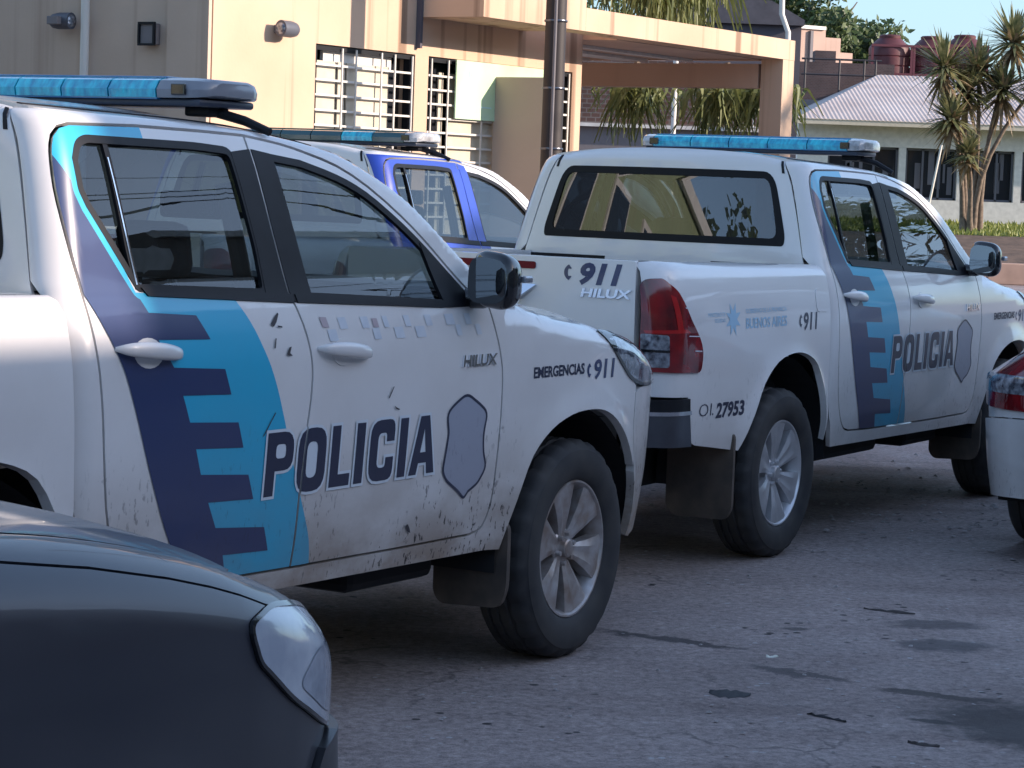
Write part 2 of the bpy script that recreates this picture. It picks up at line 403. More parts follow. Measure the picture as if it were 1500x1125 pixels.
# ---------------------------------------------------------------- the street frame: h runs along the kerb, m points to the police station
HV, MV = Vector((.521, .8535, 0)), Vector((-.8535, .521, 0)); STREET = math.atan2(.8535, .521)
def FH(h, m, z=0.0): return HV * h + MV * m + Vector((0, 0, z))
def plaster(name, col, streak=0.35, col2=None, bump=0.12):
    m, nt, N, L, b = newmat(name); b.inputs['Roughness'].default_value = .9
    tc = N.new('ShaderNodeTexCoord')
    def nz(scale, sc, d=6):
        mp = N.new('ShaderNodeMapping'); mp.inputs['Scale'].default_value = sc; L.new(tc.outputs['Object'], mp.inputs['Vector'])
        n = N.new('ShaderNodeTexNoise'); n.inputs['Scale'].default_value = scale; n.inputs['Detail'].default_value = d; L.new(mp.outputs[0], n.inputs['Vector']); return n.outputs['Fac']
    r = N.new('ShaderNodeValToRGB'); r.color_ramp.elements[0].position = .3; r.color_ramp.elements[1].position = .7
    c2 = col2 or tuple(c * .82 for c in col); r.color_ramp.elements[0].color = (*c2, 1); r.color_ramp.elements[1].color = (*col, 1)
    L.new(nz(1.1, (1, 1, 1)), r.inputs[0])
    mr = N.new('ShaderNodeMapRange'); mr.inputs['From Min'].default_value = .54; mr.inputs['From Max'].default_value = .68; L.new(nz(2.2, (3.2, 3.2, .06), 5), mr.inputs[0])
    k = math_node(N, L, 'MULTIPLY', mr.outputs[0], streak, True)
    mx = N.new('ShaderNodeMixRGB'); mx.inputs[2].default_value = (.20, .12, .075, 1); L.new(r.outputs[0], mx.inputs[1]); L.new(k, mx.inputs[0]); L.new(mx.outputs[0], b.inputs['Base Color'])
    bp = N.new('ShaderNodeBump'); bp.inputs['Strength'].default_value = bump; bp.inputs['Distance'].default_value = .01; L.new(nz(30, (1, 1, 1)), bp.inputs['Height']); L.new(bp.outputs[0], b.inputs['Normal'])
    return m
def brick(name, c1, c2, mortar, scale=5.0):
    m, nt, N, L, b = newmat(name); b.inputs['Roughness'].default_value = .9
    tc = N.new('ShaderNodeTexCoord'); mp = N.new('ShaderNodeMapping'); mp.inputs['Rotation'].default_value = (rad(90), 0, 0); L.new(tc.outputs['Object'], mp.inputs['Vector'])
    t = N.new('ShaderNodeTexBrick'); t.inputs['Scale'].default_value = scale; t.inputs['Color1'].default_value = (*c1, 1); t.inputs['Color2'].default_value = (*c2, 1); t.inputs['Mortar'].default_value = (*mortar, 1); t.inputs['Mortar Size'].default_value = .03
    L.new(mp.outputs[0], t.inputs['Vector'])
    nz = N.new('ShaderNodeTexNoise'); nz.inputs['Scale'].default_value = 1.5; nz.inputs['Detail'].default_value = 6; L.new(tc.outputs['Object'], nz.inputs['Vector'])
    mx = N.new('ShaderNodeMixRGB'); mx.blend_type = 'MULTIPLY'; mx.inputs[0].default_value = .7; L.new(t.outputs[0], mx.inputs[1]); L.new(nz.outputs['Fac'], mx.inputs[2]); L.new(mx.outputs[0], b.inputs['Base Color'])
    return m
MT['beige'] = plaster('beige_plaster', (.61, .44, .315), .8, col2=(.52, .36, .25))
MT['beige_shade'] = plaster('shaded_plaster', (.56, .43, .335), .3)  # greyer copy of beige; shade of side and wing walls put into the colour
MT['soffit'] = plaster('soffit_plaster', (.60, .43, .33), .1)
MT['cream'] = pbr('cream_paint', (.56, .50, .39), .6, noise=.15)
MT['offwhite'] = pbr('offwhite_paint', (.70, .67, .62), .6, noise=.2)
MT['white_metal'] = pbr('white_metal', (.62, .59, .54), .45)
MT['pane'] = pbr('window_pane', (.02, .022, .028), .06, coat=.5)
MT['brick'] = brick('dark_brick', (.16, .085, .065), (.11, .062, .055), (.20, .17, .16), 4.0)
MT['brick_far'] = brick('far_brick', (.15, .095, .09), (.11, .07, .07), (.15, .125, .125), 6.0)
MT['grey_wall'] = plaster('grey_wall', (.20, .185, .19), .3)
MT['violet_wall'] = plaster('dark_render', (.10, .092, .11), .2)
MT['pink_wall'] = plaster('pink_render', (.52, .36, .29), .3)
MT['bark'] = pbr('bark', (.20, .15, .11), .9, noise=.5, nscale=14, bump=.4, bscale=25)
MT['iron'] = pbr('dark_iron', (.03, .026, .03), .6)
MT['maroon'] = pbr('tank_plastic', (.11, .026, .030), .55, noise=.4, nscale=3)
def leafmat(name, c1, c2, rough=.55):
    m, nt, N, L, b = newmat(name); b.inputs['Roughness'].default_value = rough
    tc = N.new('ShaderNodeTexCoord'); nz = N.new('ShaderNodeTexNoise'); nz.inputs['Scale'].default_value = 5; nz.inputs['Detail'].default_value = 3; L.new(tc.outputs['Object'], nz.inputs['Vector'])
    r = N.new('ShaderNodeValToRGB'); r.color_ramp.elements[0].position = .35; r.color_ramp.elements[1].position = .65; r.color_ramp.elements[0].color = (*c1, 1); r.color_ramp.elements[1].color = (*c2, 1)
    L.new(nz.outputs['Fac'], r.inputs[0]); L.new(r.outputs[0], b.inputs['Base Color'])
    b.inputs['Subsurface Weight'].default_value = 0.0
    tr = N.new('ShaderNodeBsdfTranslucent'); L.new(r.outputs[0], tr.inputs[0]); mx = N.new('ShaderNodeMixShader'); mx.inputs[0].default_value = .25
    out = [n for n in N if n.type == 'OUTPUT_MATERIAL'][0]; L.new(b.outputs[0], mx.inputs[1]); L.new(tr.outputs[0], mx.inputs[2]); L.new(mx.outputs[0], out.inputs[0]); return m
MT['leaf'] = leafmat('tree_leaf', (.035, .062, .018), (.085, .125, .035))
MT['blade'] = leafmat('sword_leaf', (.085, .105, .042), (.29, .27, .13))
MT['dry_blade'] = leafmat('dry_leaf', (.20, .14, .08), (.33, .24, .14))
MT['hang'] = leafmat('trailing_leaf', (.10, .13, .040), (.24, .26, .09))
MT['grass'] = leafmat('grass', (.12, .16, .03), (.26, .27, .06))

# ---- ground
STAINS = [((1.80, 7.55), .36, .62, .75, (.040, .034, .034), .9, .25), ((1.46, 8.12), .24, .05, -.35, (.040, .032, .030), .85, .12), ((1.62, 9.05), .20, .13, .2, (.075, .068, .070), .8, .12), ((1.66, 9.50), .20, .11, .1, (.075, .068, .070), .75, .12),
    ((.60, 8.98), .34, .05, -.52, (.045, .038, .040), .85, .14), ((1.00, 8.42), .22, .045, -.55, (.055, .048, .050), .75, .14), ((1.35, 7.72), .08, .035, -.4, (.03, .026, .027), .9, .06), ((1.10, 9.3), .05, .04, 0, (.05, .045, .045), .7, .05)]
def asphalt():
    m, nt, N, L, b = newmat('asphalt')
    tc = N.new('ShaderNodeTexCoord')
    def nz(scale, d=8, rg=.6):
        n = N.new('ShaderNodeTexNoise'); n.inputs['Scale'].default_value = scale; n.inputs['Detail'].default_value = d; n.inputs['Roughness'].default_value = rg; L.new(tc.outputs['Object'], n.inputs['Vector']); return n.outputs['Fac']
    def ramp(v, a, bb, lo=0, hi=1):
        mr = N.new('ShaderNodeMapRange'); mr.inputs['From Min'].default_value = a; mr.inputs['From Max'].default_value = bb; mr.inputs['To Min'].default_value = lo; mr.inputs['To Max'].default_value = hi; L.new(v, mr.inputs[0]); return mr.outputs[0]
    r = N.new('ShaderNodeValToRGB'); e = r.color_ramp.elements; e[0].position = .30; e[1].position = .72; e[0].color = (.230, .184, .172, 1); e[1].color = (.385, .318, .300, 1); L.new(nz(.9, 10, .7), r.inputs[0])
    g = N.new('ShaderNodeMixRGB'); g.blend_type = 'MULTIPLY'; g.inputs[0].default_value = 1; L.new(r.outputs[0], g.inputs[1]); L.new(ramp(nz(28, 7, .9), .36, .64, .42, 1.55), g.inputs[2])
    vo = N.new('ShaderNodeTexVoronoi'); vo.inputs['Scale'].default_value = 17; vo.inputs['Randomness'].default_value = 1; L.new(tc.outputs['Object'], vo.inputs['Vector'])
    sp = math_node(N, L, 'MULTIPLY', ramp(vo.outputs['Distance'], .19, .15), ramp(nz(4.0, 3), .52, .60), True)
    mx = N.new('ShaderNodeMixRGB'); mx.inputs[2].default_value = (.42, .40, .40, 1); L.new(g.outputs[0], mx.inputs[1]); L.new(sp, mx.inputs[0])
    vd = N.new('ShaderNodeTexVoronoi'); vd.inputs['Scale'].default_value = 11; L.new(tc.outputs['Object'], vd.inputs['Vector'])
    dk = math_node(N, L, 'MULTIPLY', ramp(vd.outputs['Distance'], .19, .15), ramp(nz(2.1, 5), .53, .60), True)
    mx2 = N.new('ShaderNodeMixRGB'); mx2.inputs[2].default_value = (.022, .018, .020, 1); L.new(mx.outputs[0], mx2.inputs[1]); L.new(dk, mx2.inputs[0])
    mp = N.new('ShaderNodeMapping'); mp.inputs['Rotation'].default_value = (0, 0, -STREET); mp.inputs['Scale'].default_value = (.35, 1.5, 1); L.new(tc.outputs['Object'], mp.inputs['Vector'])
    st = N.new('ShaderNodeTexNoise'); st.inputs['Scale'].default_value = 1.3; st.inputs['Detail'].default_value = 7; L.new(mp.outputs[0], st.inputs['Vector'])
    mx3 = N.new('ShaderNodeMixRGB'); mx3.blend_type = 'MULTIPLY'; L.new(ramp(st.outputs['Fac'], .52, .66, 0, .42), mx3.inputs[0]); L.new(mx2.outputs[0], mx3.inputs[1]); mx3.inputs[2].default_value = (.35, .30, .30, 1)
    wp = N.new('ShaderNodeTexNoise'); wp.inputs['Scale'].default_value = 2.2; wp.inputs['Detail'].default_value = 5; L.new(tc.outputs['Object'], wp.inputs['Vector'])
    wa = N.new('ShaderNodeVectorMath'); wa.operation = 'ADD'; L.new(tc.outputs['Object'], wa.inputs[0]); L.new(wp.outputs['Color'], wa.inputs[1])
    ce = N.new('ShaderNodeTexVoronoi'); ce.feature = 'DISTANCE_TO_EDGE'; ce.inputs['Scale'].default_value = .75; L.new(wa.outputs[0], ce.inputs['Vector'])
    ck = math_node(N, L, 'MULTIPLY', ramp(ce.outputs['Distance'], .011, .004), ramp(nz(.8, 4), .50, .58), True)
    mx4 = N.new('ShaderNodeMixRGB'); mx4.inputs[2].default_value = (.03, .025, .025, 1); L.new(mx3.outputs[0], mx4.inputs[1]); L.new(math_node(N, L, 'MULTIPLY', ck, .5), mx4.inputs[0])
    bl = N.new('ShaderNodeMixRGB'); bl.blend_type = 'MULTIPLY'; L.new(ramp(nz(.35, 5, .65), .48, .56, 0, .35), bl.inputs[0]); L.new(mx4.outputs[0], bl.inputs[1]); bl.inputs[2].default_value = (.62, .58, .58, 1)
    last = bl.outputs[0]; wob = N.new('ShaderNodeTexNoise'); wob.inputs['Scale'].default_value = 9; wob.inputs['Detail'].default_value = 9; wob.inputs['Roughness'].default_value = .7; L.new(tc.outputs['Object'], wob.inputs['Vector'])
    wv = N.new('ShaderNodeVectorMath'); wv.operation = 'SUBTRACT'; L.new(wob.outputs['Color'], wv.inputs[0]); wv.inputs[1].default_value = (.5, .5, .5)
    for (cx, cy), rx, ry, rot, col, amt, wamt in STAINS:
        sc = N.new('ShaderNodeVectorMath'); sc.operation = 'SCALE'; L.new(wv.outputs[0], sc.inputs[0]); sc.inputs['Scale'].default_value = wamt * 1.9
        ad = N.new('ShaderNodeVectorMath'); ad.operation = 'ADD'; L.new(tc.outputs['Object'], ad.inputs[0]); L.new(sc.outputs[0], ad.inputs[1])
        mp = N.new('ShaderNodeMapping'); mp.vector_type = 'TEXTURE'; mp.inputs['Location'].default_value = (cx, cy, 0); mp.inputs['Rotation'].default_value = (0, 0, rot); mp.inputs['Scale'].default_value = (rx, ry, 1); L.new(ad.outputs[0], mp.inputs['Vector'])
        ln = N.new('ShaderNodeVectorMath'); ln.operation = 'LENGTH'; L.new(mp.outputs[0], ln.inputs[0])
        k = math_node(N, L, 'MULTIPLY', ramp(ln.outputs['Value'], 1.12, .70), amt, True)
        mm = N.new('ShaderNodeMixRGB'); mm.inputs[2].default_value = (*col, 1); L.new(last, mm.inputs[1]); L.new(k, mm.inputs[0]); last = mm.outputs[0]
    L.new(last, b.inputs['Base Color']); L.new(ramp(nz(3), .3, .7, .62, .92), b.inputs['Roughness'])
    bp = N.new('ShaderNodeBump'); bp.inputs['Strength'].default_value = .8; bp.inputs['Distance'].default_value = .006; L.new(nz(70, 6, .75), bp.inputs['Height']); L.new(bp.outputs[0], b.inputs['Normal'])
    return m
MT['asphalt'] = asphalt()
m = MB(); m.faces([(-700, -300, 0), (700, -300, 0), (700, 1100, 0), (-700, 1100, 0)], [(0, 1, 2, 3)]); tag(m.build('ground', MT['asphalt']), kind='structure')
MT['scrap'] = pbr('dark_scrap', (.014, .013, .016), .6)
MT['litter_leaf'] = pbr('dead_leaf', (.035, .025, .022), .7, noise=.5, nscale=30)
def scrap(name, c, L_, W_, rot, mat, label, cat, seed):
    rnd = random.Random(seed); vs = []; n = 9
    for i in range(n + 1):
        t = i / n; w = W_ * math.sin(math.pi * (t * .94 + .03)) ** .7 * rnd.uniform(.65, 1.1)
        for s_, hh in ((-1, .001), (0, rnd.uniform(.004, .010)), (1, .001)): vs.append(((t - .5) * L_, s_ * w / 2 + rnd.uniform(-.004, .004), hh))
    fs = [(3 * i + j, 3 * i + j + 1, 3 * i + j + 4, 3 * i + j + 3) for i in range(n) for j in (0, 1)]
    o = mesh_obj(name, vs, fs, mat, smooth=True); o.location = (c[0], c[1], 0); o.rotation_euler = (0, 0, rot); return tag(o, label, cat)
scrap('rag_scrap', (.746, 8.03), .135, .15, -.25, MT['scrap'], 'ragged black scrap lying alone on the open asphalt near the bottom edge', 'scrap', 2)
scrap('bark_strip', (1.52, 9.76), .21, .045, -.45, MT['litter_leaf'], 'long dark bark strip on the asphalt, farthest out of the litter behind the white bumper', 'litter', 3)
scrap('twig', (1.02, 7.70), .15, .012, -.75, MT['scrap'], 'thin straight black twig on the road near the bottom edge', 'twig', 4)
scrap('dead_leaf', (1.27, 7.37), .10, .035, -.5, MT['litter_leaf'], 'curled dead leaf on the road beside the damp patch', 'leaf', 6)
scrap('paper_scrap', (.95, 8.70), .045, .022, .2, MT['paper'], 'tiny white paper scrap on the open asphalt right of the muddy wheel', 'scrap', 8)

m = MB(); r3 = random.Random(9)
for _ in range(900):
    x = r3.gauss(2.55, .9); y = r3.gauss(13.2, .9); s_ = r3.uniform(.006, .022)
    if r3.random() < .35: x, y = r3.uniform(-.2, 3.2), r3.uniform(7.0, 11.5); s_ *= .55
    p = [Vector((x + s_ * math.cos(a + .5) * r3.uniform(.6, 1.2), y + s_ * math.sin(a + .5) * r3.uniform(.6, 1.2), .002 + s_ * .5 * r3.random())) for a in (0, 1.6, 3.1, 4.7)]
    t = Vector((x, y, s_ * r3.uniform(.5, .9))); m.faces(p + [t], [(0, 1, 4), (1, 2, 4), (2, 3, 4), (3, 0, 4)])
tag(m.build('gravel', pbr('pale_grit', (.40, .37, .36), .8, noise=.5, nscale=3)), kind='stuff')
# ---- police station
ps = empty('police_station', (0, 0, 0), STREET, 'beige plastered police station with barred windows, projecting slab and open carport', 'building')
BE = MT['beige']; F0 = 11.0
def lb(name, a, b, mat, par=ps, bev=0.0):
    m = MB(); m.box([(a[i] + b[i]) / 2 for i in range(3)], [abs(b[i] - a[i]) for i in range(3)], bev=bev); return m.build(name, mat, par)
# facade built round two window openings (h, m, z)
W1, W2 = (15.07, 16.39), (16.58, 18.84); ZS, ZT = 1.15, 2.61; Q = 11.16
m = MB()
for a, b in (((13.85, F0, 0), (W1[0], Q, 4.6)), ((W1[1], F0, 0), (W2[0], Q, 4.6)), ((W2[1], F0, 0), (19.0, Q, 4.6)), ((W1[0], F0, 0), (W1[1], Q, ZS)), ((W1[0], F0, ZT), (W1[1], Q, 4.6)), ((W2[0], F0, 0), (W2[1], Q, ZS)), ((W2[0], F0, ZT), (W2[1], Q, 4.6))):
    m.box([(a[i] + b[i]) / 2 for i in range(3)], [b[i] - a[i] for i in range(3)])
wall = m.build('facade_wall', BE, ps)
m = MB(); m.box((16.42, 14.08, 2.3), (5.14, 5.83, 4.6)); m.build('wall_block', MT['beige'], ps)
lb('side_wall', (13.835, 11.02, 0), (13.85, 16.0, 4.6), MT['beige_shade'])
lb('side_pilaster', (13.80, 11.0, 0), (13.834, 11.37, 4.6), MT['beige_shade'])
lb('upper_slab', (16.42, 10.4, 2.905), (18.0, 10.997, 4.6), BE)
lb('corner_strip', (16.385, 10.955, 2.66), (16.417, 10.998, 4.6), MT['violet_wall'])
lb('carport_beam', (18.002, 10.4, 2.905), (22.04, 10.66, 3.095), BE)
lb('carport_column', (21.79, 10.402, 0), (22.038, 10.63, 2.903), BE)
lb('end_beam', (21.80, 10.664, 2.63), (22.03, 17.0, 2.86), MT['soffit'])
lb('carport_ceiling', (19.0, 10.664, 2.90), (22.03, 17.0, 3.06), MT['soffit'])
for k, (mm, w_) in enumerate(((11.35, .10), (11.85, .28), (12.5, .12), (13.2, .3))): lb('ceiling_board', (19.05, mm, 2.872), (21.75, mm + w_, 2.898), MT['offwhite'])
lb('terrace_wall', (18.1, 13.2, 3.06), (22.0, 13.4, 4.4), MT['violet_wall'])
def barred(x0, x1, z0, z1, name, dark0, sign=None):
    f = MB(); t = .035
    for a, b in (((x0, 0, z1 - t), (x1, 0, z1)), ((x0, 0, z0), (x1, 0, z0 + t)), ((x0, 0, z0 + t), (x0 + t, 0, z1 - t)), ((x1 - t, 0, z0 + t), (x1, 0, z1 - t))):
        f.box(((a[0] + b[0]) / 2, 11.05, (a[2] + b[2]) / 2), (abs(b[0] - a[0]), .06, abs(b[2] - a[2])))
    w = f.build(name, MT['black'], ps)
    m = MB(); m.box(((x0 + x1) / 2, 11.145, (z0 + z1) / 2), (x1 - x0 - .01, .02, z1 - z0 - .01)); m.build('pane', MT['pane'], w)
    m = MB()
    n = int((z1 - z0) / .112)
    for k in range(1, n): m.box(((x0 + x1) / 2, 11.015, z1 - .03 - k * .112), (x1 - x0 - .02, .012, .016))
    for t_ in (.26, .40, .66, .80, .985) if x1 - x0 < 1.5 else (.02, .13, .36, .55, .74, .985):
        xx = x0 + (x1 - x0) * t_; m.box((xx, 11.005, (z0 + z1) / 2), (.014, .010, z1 - z0 - .02))
    m.build('window_bars', MT['white_metal'], w)
    m = MB()
    for a, b in dark0:
        xa, xb = x0 + (x1 - x0) * a, x0 + (x1 - x0) * b
        m.box(((xa + xb) / 2, 11.06, (z0 + z1) / 2 - .04), (xb - xa, .018, z1 - z0 - .14), bev=.004)
    m.build('shutter', MT['cream'], w)
    return w
w1 = barred(W1[0] + .01, W1[1] - .01, ZS + .01, ZT - .006, 'barred_window', [(.01, .25), (.27, .34), (.36, .79)])
w2 = barred(W2[0] + .01, W2[1] - .01, ZS + .01, ZT - .006, 'barred_window', [(.10, .13), (.17, .75), (.79, .97)])
m = MB(); m.box((15.71, 11.085, 2.52), (.9, .03, .10)); m.build('shutter_box', MT['offwhite'], w1)
MT['mint'] = pbr('mint_banner', (.46, .66, .50), .6, noise=.18, nscale=2, col2=(.50, .66, .36))
bn = MB(); bn.box((17.65, 10.985, 2.37), (1.38, .012, .47)); bn = bn.build('banner', MT['mint'])
bn.rotation_euler = (0, 0, STREET); tag(bn, 'pale mint green banner hung over the bars of the wide window', 'banner')
m = MB(); m.box((17.16, 10.9775, 2.50), (.02, .002, .05)); m.box((17.20, 10.9775, 2.505), (.02, .002, .04)); m.box((17.42, 10.9775, 2.24), (.16, .002, .012)); k_ = m.build('banner_print', pbr('banner_ink', (.45, .68, .66), .6), bn)
# a free-standing wall at right angles to the window, shaded on this side
wg = MB(); wg.box((17.63, 10.72, 1.25), (.15, .55, 2.50), bev=.008); wg = wg.build('wing_wall', MT['beige_shade']); wg.rotation_euler = (0, 0, STREET)
tag(wg, 'short wing wall, greyed for its shade, standing in front of the wide barred window', 'wall')
# things fixed to the station walls
def wall_lamp(loc, rz, side, label):
    """a bulkhead lamp lying along the wall, lens at its +x end; side: where the wall is"""
    r = empty('wall_lamp', loc, rz, label, 'wall lamp', 'bulkhead lamps on the station walls')
    m = MB(); m.box((0, side * .075, 0), (.10, .05, .06), bev=.006); m.build('bracket', MT['grey_wall'], r)
    m = MB(); rows = []
    for x, k in ((-.095, .55), (-.07, .85), (-.02, 1), (.085, 1), (.10, 1)):
        rows.append([(x, .052 * k * math.cos(t), .060 * k * math.sin(t)) for t in np.linspace(0, 2 * math.pi, 16, endpoint=False)])
    vs = [v for q in rows for v in q]; m.faces(vs, [(i * 16 + j, i * 16 + (j + 1) % 16, (i + 1) * 16 + (j + 1) % 16, (i + 1) * 16 + j) for i in range(4) for j in range(16)] + [tuple(range(16))[::-1], tuple(range(64, 80))])
    m.build('housing', pbr('lamp_housing', (.085, .09, .11), .5), r, smooth=50)
    m = MB(); m.lathe([(.001, .112), (.03, .110), (.042, .101)], 20, axis='x'); m.build('lens', MT['clear_lens'], r, smooth=40)
wall_lamp(FH(13.74, 12.30, 2.68), rad(-31.4), -1, 'grey bulkhead lamp high on the shaded side wall, left of the white pipe')
wall_lamp(FH(14.60, 10.90, 2.68), STREET + math.pi, -1, 'dark bulkhead lamp on the sunlit beige wall, left of the first barred window')
jb = empty('junction_box', FH(13.80, 11.52, 2.59), STREET, 'small black framed box on the shaded wall between pipe and corner', 'junction box')
m = MB(); m.box((0, 0, 0), (.07, .13, .15), bev=.008); m.build('cover', MT['grey_wall'], jb)
m = MB()
for a, s_ in (((-.04, 0, .075), (.02, .15, .016)), ((-.04, 0, -.075), (.02, .15, .016)), ((-.04, .068, 0), (.02, .016, .136)), ((-.04, -.068, 0), (.02, .016, .136))): m.box(a, s_)
m.build('frame', MT['black'], jb)
dp = MB(); dp.tube([FH(13.76, 12.09, 0), FH(13.76, 12.09, 4.6)], .032, 12); tag(dp.build('white_pipe', MT['white_metal'], smooth=50), 'straight white pipe running up the shaded side wall', 'pipe')
# ---- street pole
up = empty('utility_pole', FH(16.17, 9.6, 0), STREET, 'tall dark steel utility pole with a pale conduit, in front of the station', 'pole')
m = MB(); m.lathe([(.085, 0), (.078, 3), (.068, 8)], 20, axis='z'); m.build('pole_shaft', pbr('pole_steel', (.026, .019, .020), .6, noise=.4, nscale=5), up, smooth=40)
m = MB(); m.tube([(-.082, -.045, 0), (-.078, -.043, 3), (-.068, -.04, 8)], .013, 8); m.build('conduit', MT['grey_wall'], up, smooth=50)
m = MB()
for z in (1.9, 2.35, 2.85): m.lathe([(.086, z - .008), (.089, z), (.086, z + .008)], 20, axis='z')
m.build('strap', MT['steel'], up, smooth=50)

# ---- plants
def strands(mb, base, L_, n, spread, rnd, w=.03, drop=.9):
    for _ in range(n):
        p = Vector(base) + Vector((rnd.gauss(0, spread), rnd.gauss(0, spread), rnd.uniform(-.05, .05))); a = rnd.uniform(0, 6.28); out = Vector((math.cos(a), math.sin(a), 0)) * rnd.uniform(.02, .16); L1 = L_ * rnd.uniform(.45, 1.1); vs = []
        sd = Vector((-math.sin(a + .8), math.cos(a + .8), 0)) * w
        for i in range(5):
            t = i / 4; q = p + out * t * (1 + t) + Vector((rnd.gauss(0, .012), rnd.gauss(0, .012), .05 * math.sin(t * 3) - L1 * drop * t ** 1.3)); ww = (1 - .75 * t); vs += [q - sd * ww, q + sd * ww]
        mb.faces(vs, [(2 * i, 2 * i + 1, 2 * i + 3, 2 * i + 2) for i in range(4)])
rnd = random.Random(11)
def hanging(loc, L_, n, spread, label, stem=True):
    r = empty('hanging_plant', loc, 0, label, 'plant', 'trailing plants at the carport')
    m = MB(); strands(m, (0, 0, 0), L_, n, spread, rnd, .022); m.build('foliage', MT['hang'], r)
    m = MB(); m.tube([(0, 0, .25), (.01, 0, 0), (.02, .01, -L_ * .5)], [.03, .022, .012], 6); m.build('stem', MT['bark'], r)
for px_m, h_, L_, n, sp, lab in ((12.30, 22.35, .62, 60, .10, 'thin dark trailing plant seen through the left half of the carport'), (12.42, 22.6, .34, 60, .16, 'short yellow-green trailing plant at the left end of the carport opening'), (11.35, 22.5, .62, 130, .20, 'broad yellow-green trailing plant in the middle of the carport opening'), (10.92, 22.7, .55, 90, .15, 'yellow-green trailing plant nearest the right column of the carport')):
    hanging(FH(h_, px_m, 2.66), L_, int(n * 1.8), sp, lab)
for h_, lab, n in ((20.15, 'sparse brown trailing plant on the terrace edge nearest the upper wall', 50), (20.75, 'bushy olive trailing plant on the terrace edge above the carport beam', 150), (21.4, 'olive trailing plant at the right end of the terrace planting', 110)):
    hanging(FH(h_, 11.2, 3.80), .78, int(n * 1.8), .20, lab)

# ---- behind the carport
def block(name, a, b, mat, label=None, cat=None, group=None):
    m = MB(); m.box([(a[i] + b[i]) / 2 for i in range(3)], [abs(b[i] - a[i]) for i in range(3)]); o = m.build(name, mat); return tag(o, label, cat, group)
bw = empty('yard_wall', (0, 0, 0), 0, 'dark brick yard wall with a pale ledge seen through the carport', 'wall')
lb('brickwork', (-3.0, 34.0, 2.49), (3.55, 34.3, 3.35), MT['brick'], bw); lb('ledge', (-3.0, 33.9, 2.44), (3.55, 34.3, 2.487), MT['offwhite'], bw); lb('plinth', (-3.0, 34.02, 0), (3.55, 34.3, 2.437), MT['grey_wall'], bw)
rl = MB()
for k in range(4): rl.tube([(3.02 + k * .05, 33.82, 2.50), (3.02 + k * .05, 33.82, 2.74)], .010, 6)
rl.tube([(3.0, 33.82, 2.74), (3.2, 33.82, 2.74)], .012, 6); rl.tube([(3.0, 33.82, 2.50), (3.2, 33.82, 2.50)], .012, 6)
tag(rl.build('white_railing', MT['white_metal']), 'short white railing on the wall ledge beside the carport column', 'railing')
wp = MB(); wp.tube([(2.02, 33.4, 0), (2.02, 33.4, 3.4)], .035, 8); tag(wp.build('white_post', MT['white_metal'], smooth=50), 'slim white post seen between the trailing plants in the carport', 'post')
nb = empty('neighbour_shed', (0, 0, 0), 0, 'dark violet rendered shed roof block rising above the carport beam', 'building')
lb('shed_wall', (2.25, 36, 0), (3.95, 40, 4.02), MT['violet_wall'], nb)
m = MB(); m.prism([(2.05, 4.02), (3.98, 4.02), (3.98, 4.10), (3.5, 4.36), (2.5, 4.36), (2.05, 4.12)], 35.9, 40.1, (0, 2, 1)); m.build('shed_roof', pbr('shed_sheet', (.09, .085, .10), .6, noise=.3), nb)
sp_ = MB(); sp_.tube([(3.72, 35.6, 0), (3.72, 35.6, 3.9), (3.62, 35.6, 4.15), (3.58, 35.6, 6)], .04, 8); tag(sp_.build('vent_pipe', MT['white_metal'], smooth=50), 'bent white vent pipe beside the dark shed above the carport beam', 'pipe')

pk = empty('brick_house', (5.9, 71, 0), rad(30), 'sunlit pink rendered house with a stepped parapet left of the water tanks', 'building')
m = MB(); m.prism([(0, 0), (4.2, 0), (4.2, 5.75), (3.75, 5.75), (3.75, 6.15), (3.2, 6.15), (3.2, 6.35), (1.2, 6.35), (1.2, 6.9), (0, 6.9)], 0, 5, (0, 2, 1)); m.build('wall', MT['pink_wall'], pk)
lb('wall_cap', (1.3, -.08, 6.352), (3.15, .4, 6.45), MT['offwhite'], pk); lb('window', (1.7, -.05, 5.1), (2.1, .05, 5.9), MT['pane'], pk); lb('drainpipe', (2.6, -.1, 0), (2.7, -.002, 6.3), MT['grey_wall'], pk)
rb_ = empty('brick_annex', (0, 0, 0), 0, 'low dark brick annex with a pale band beneath the tank railing', 'building')
lb('wall', (6.4, 66.5, 0), (9.8, 70.5, 5.12), MT['brick_far'], rb_); lb('band', (6.4, 66.38, 3.95), (9.8, 66.497, 4.12), MT['grey_wall'], rb_); lb('chimney', (7.75, 67, 4.92), (8.3, 67.6, 5.45), MT['brick_far'], rb_)
tr_ = MB()
for x in (7.4, 8.3, 8.95, 9.25): tr_.tube([(x, 66.1, 4.3), (x, 66.1, 5.2)], .03, 6)
for z in (4.78, 5.18): tr_.tube([(7.3, 66.1, z), (9.4, 66.1, z)], .03, 6)
tag(tr_.build('roof_railing', MT['iron']), 'dark iron roof railing left of the maroon water tanks', 'railing')
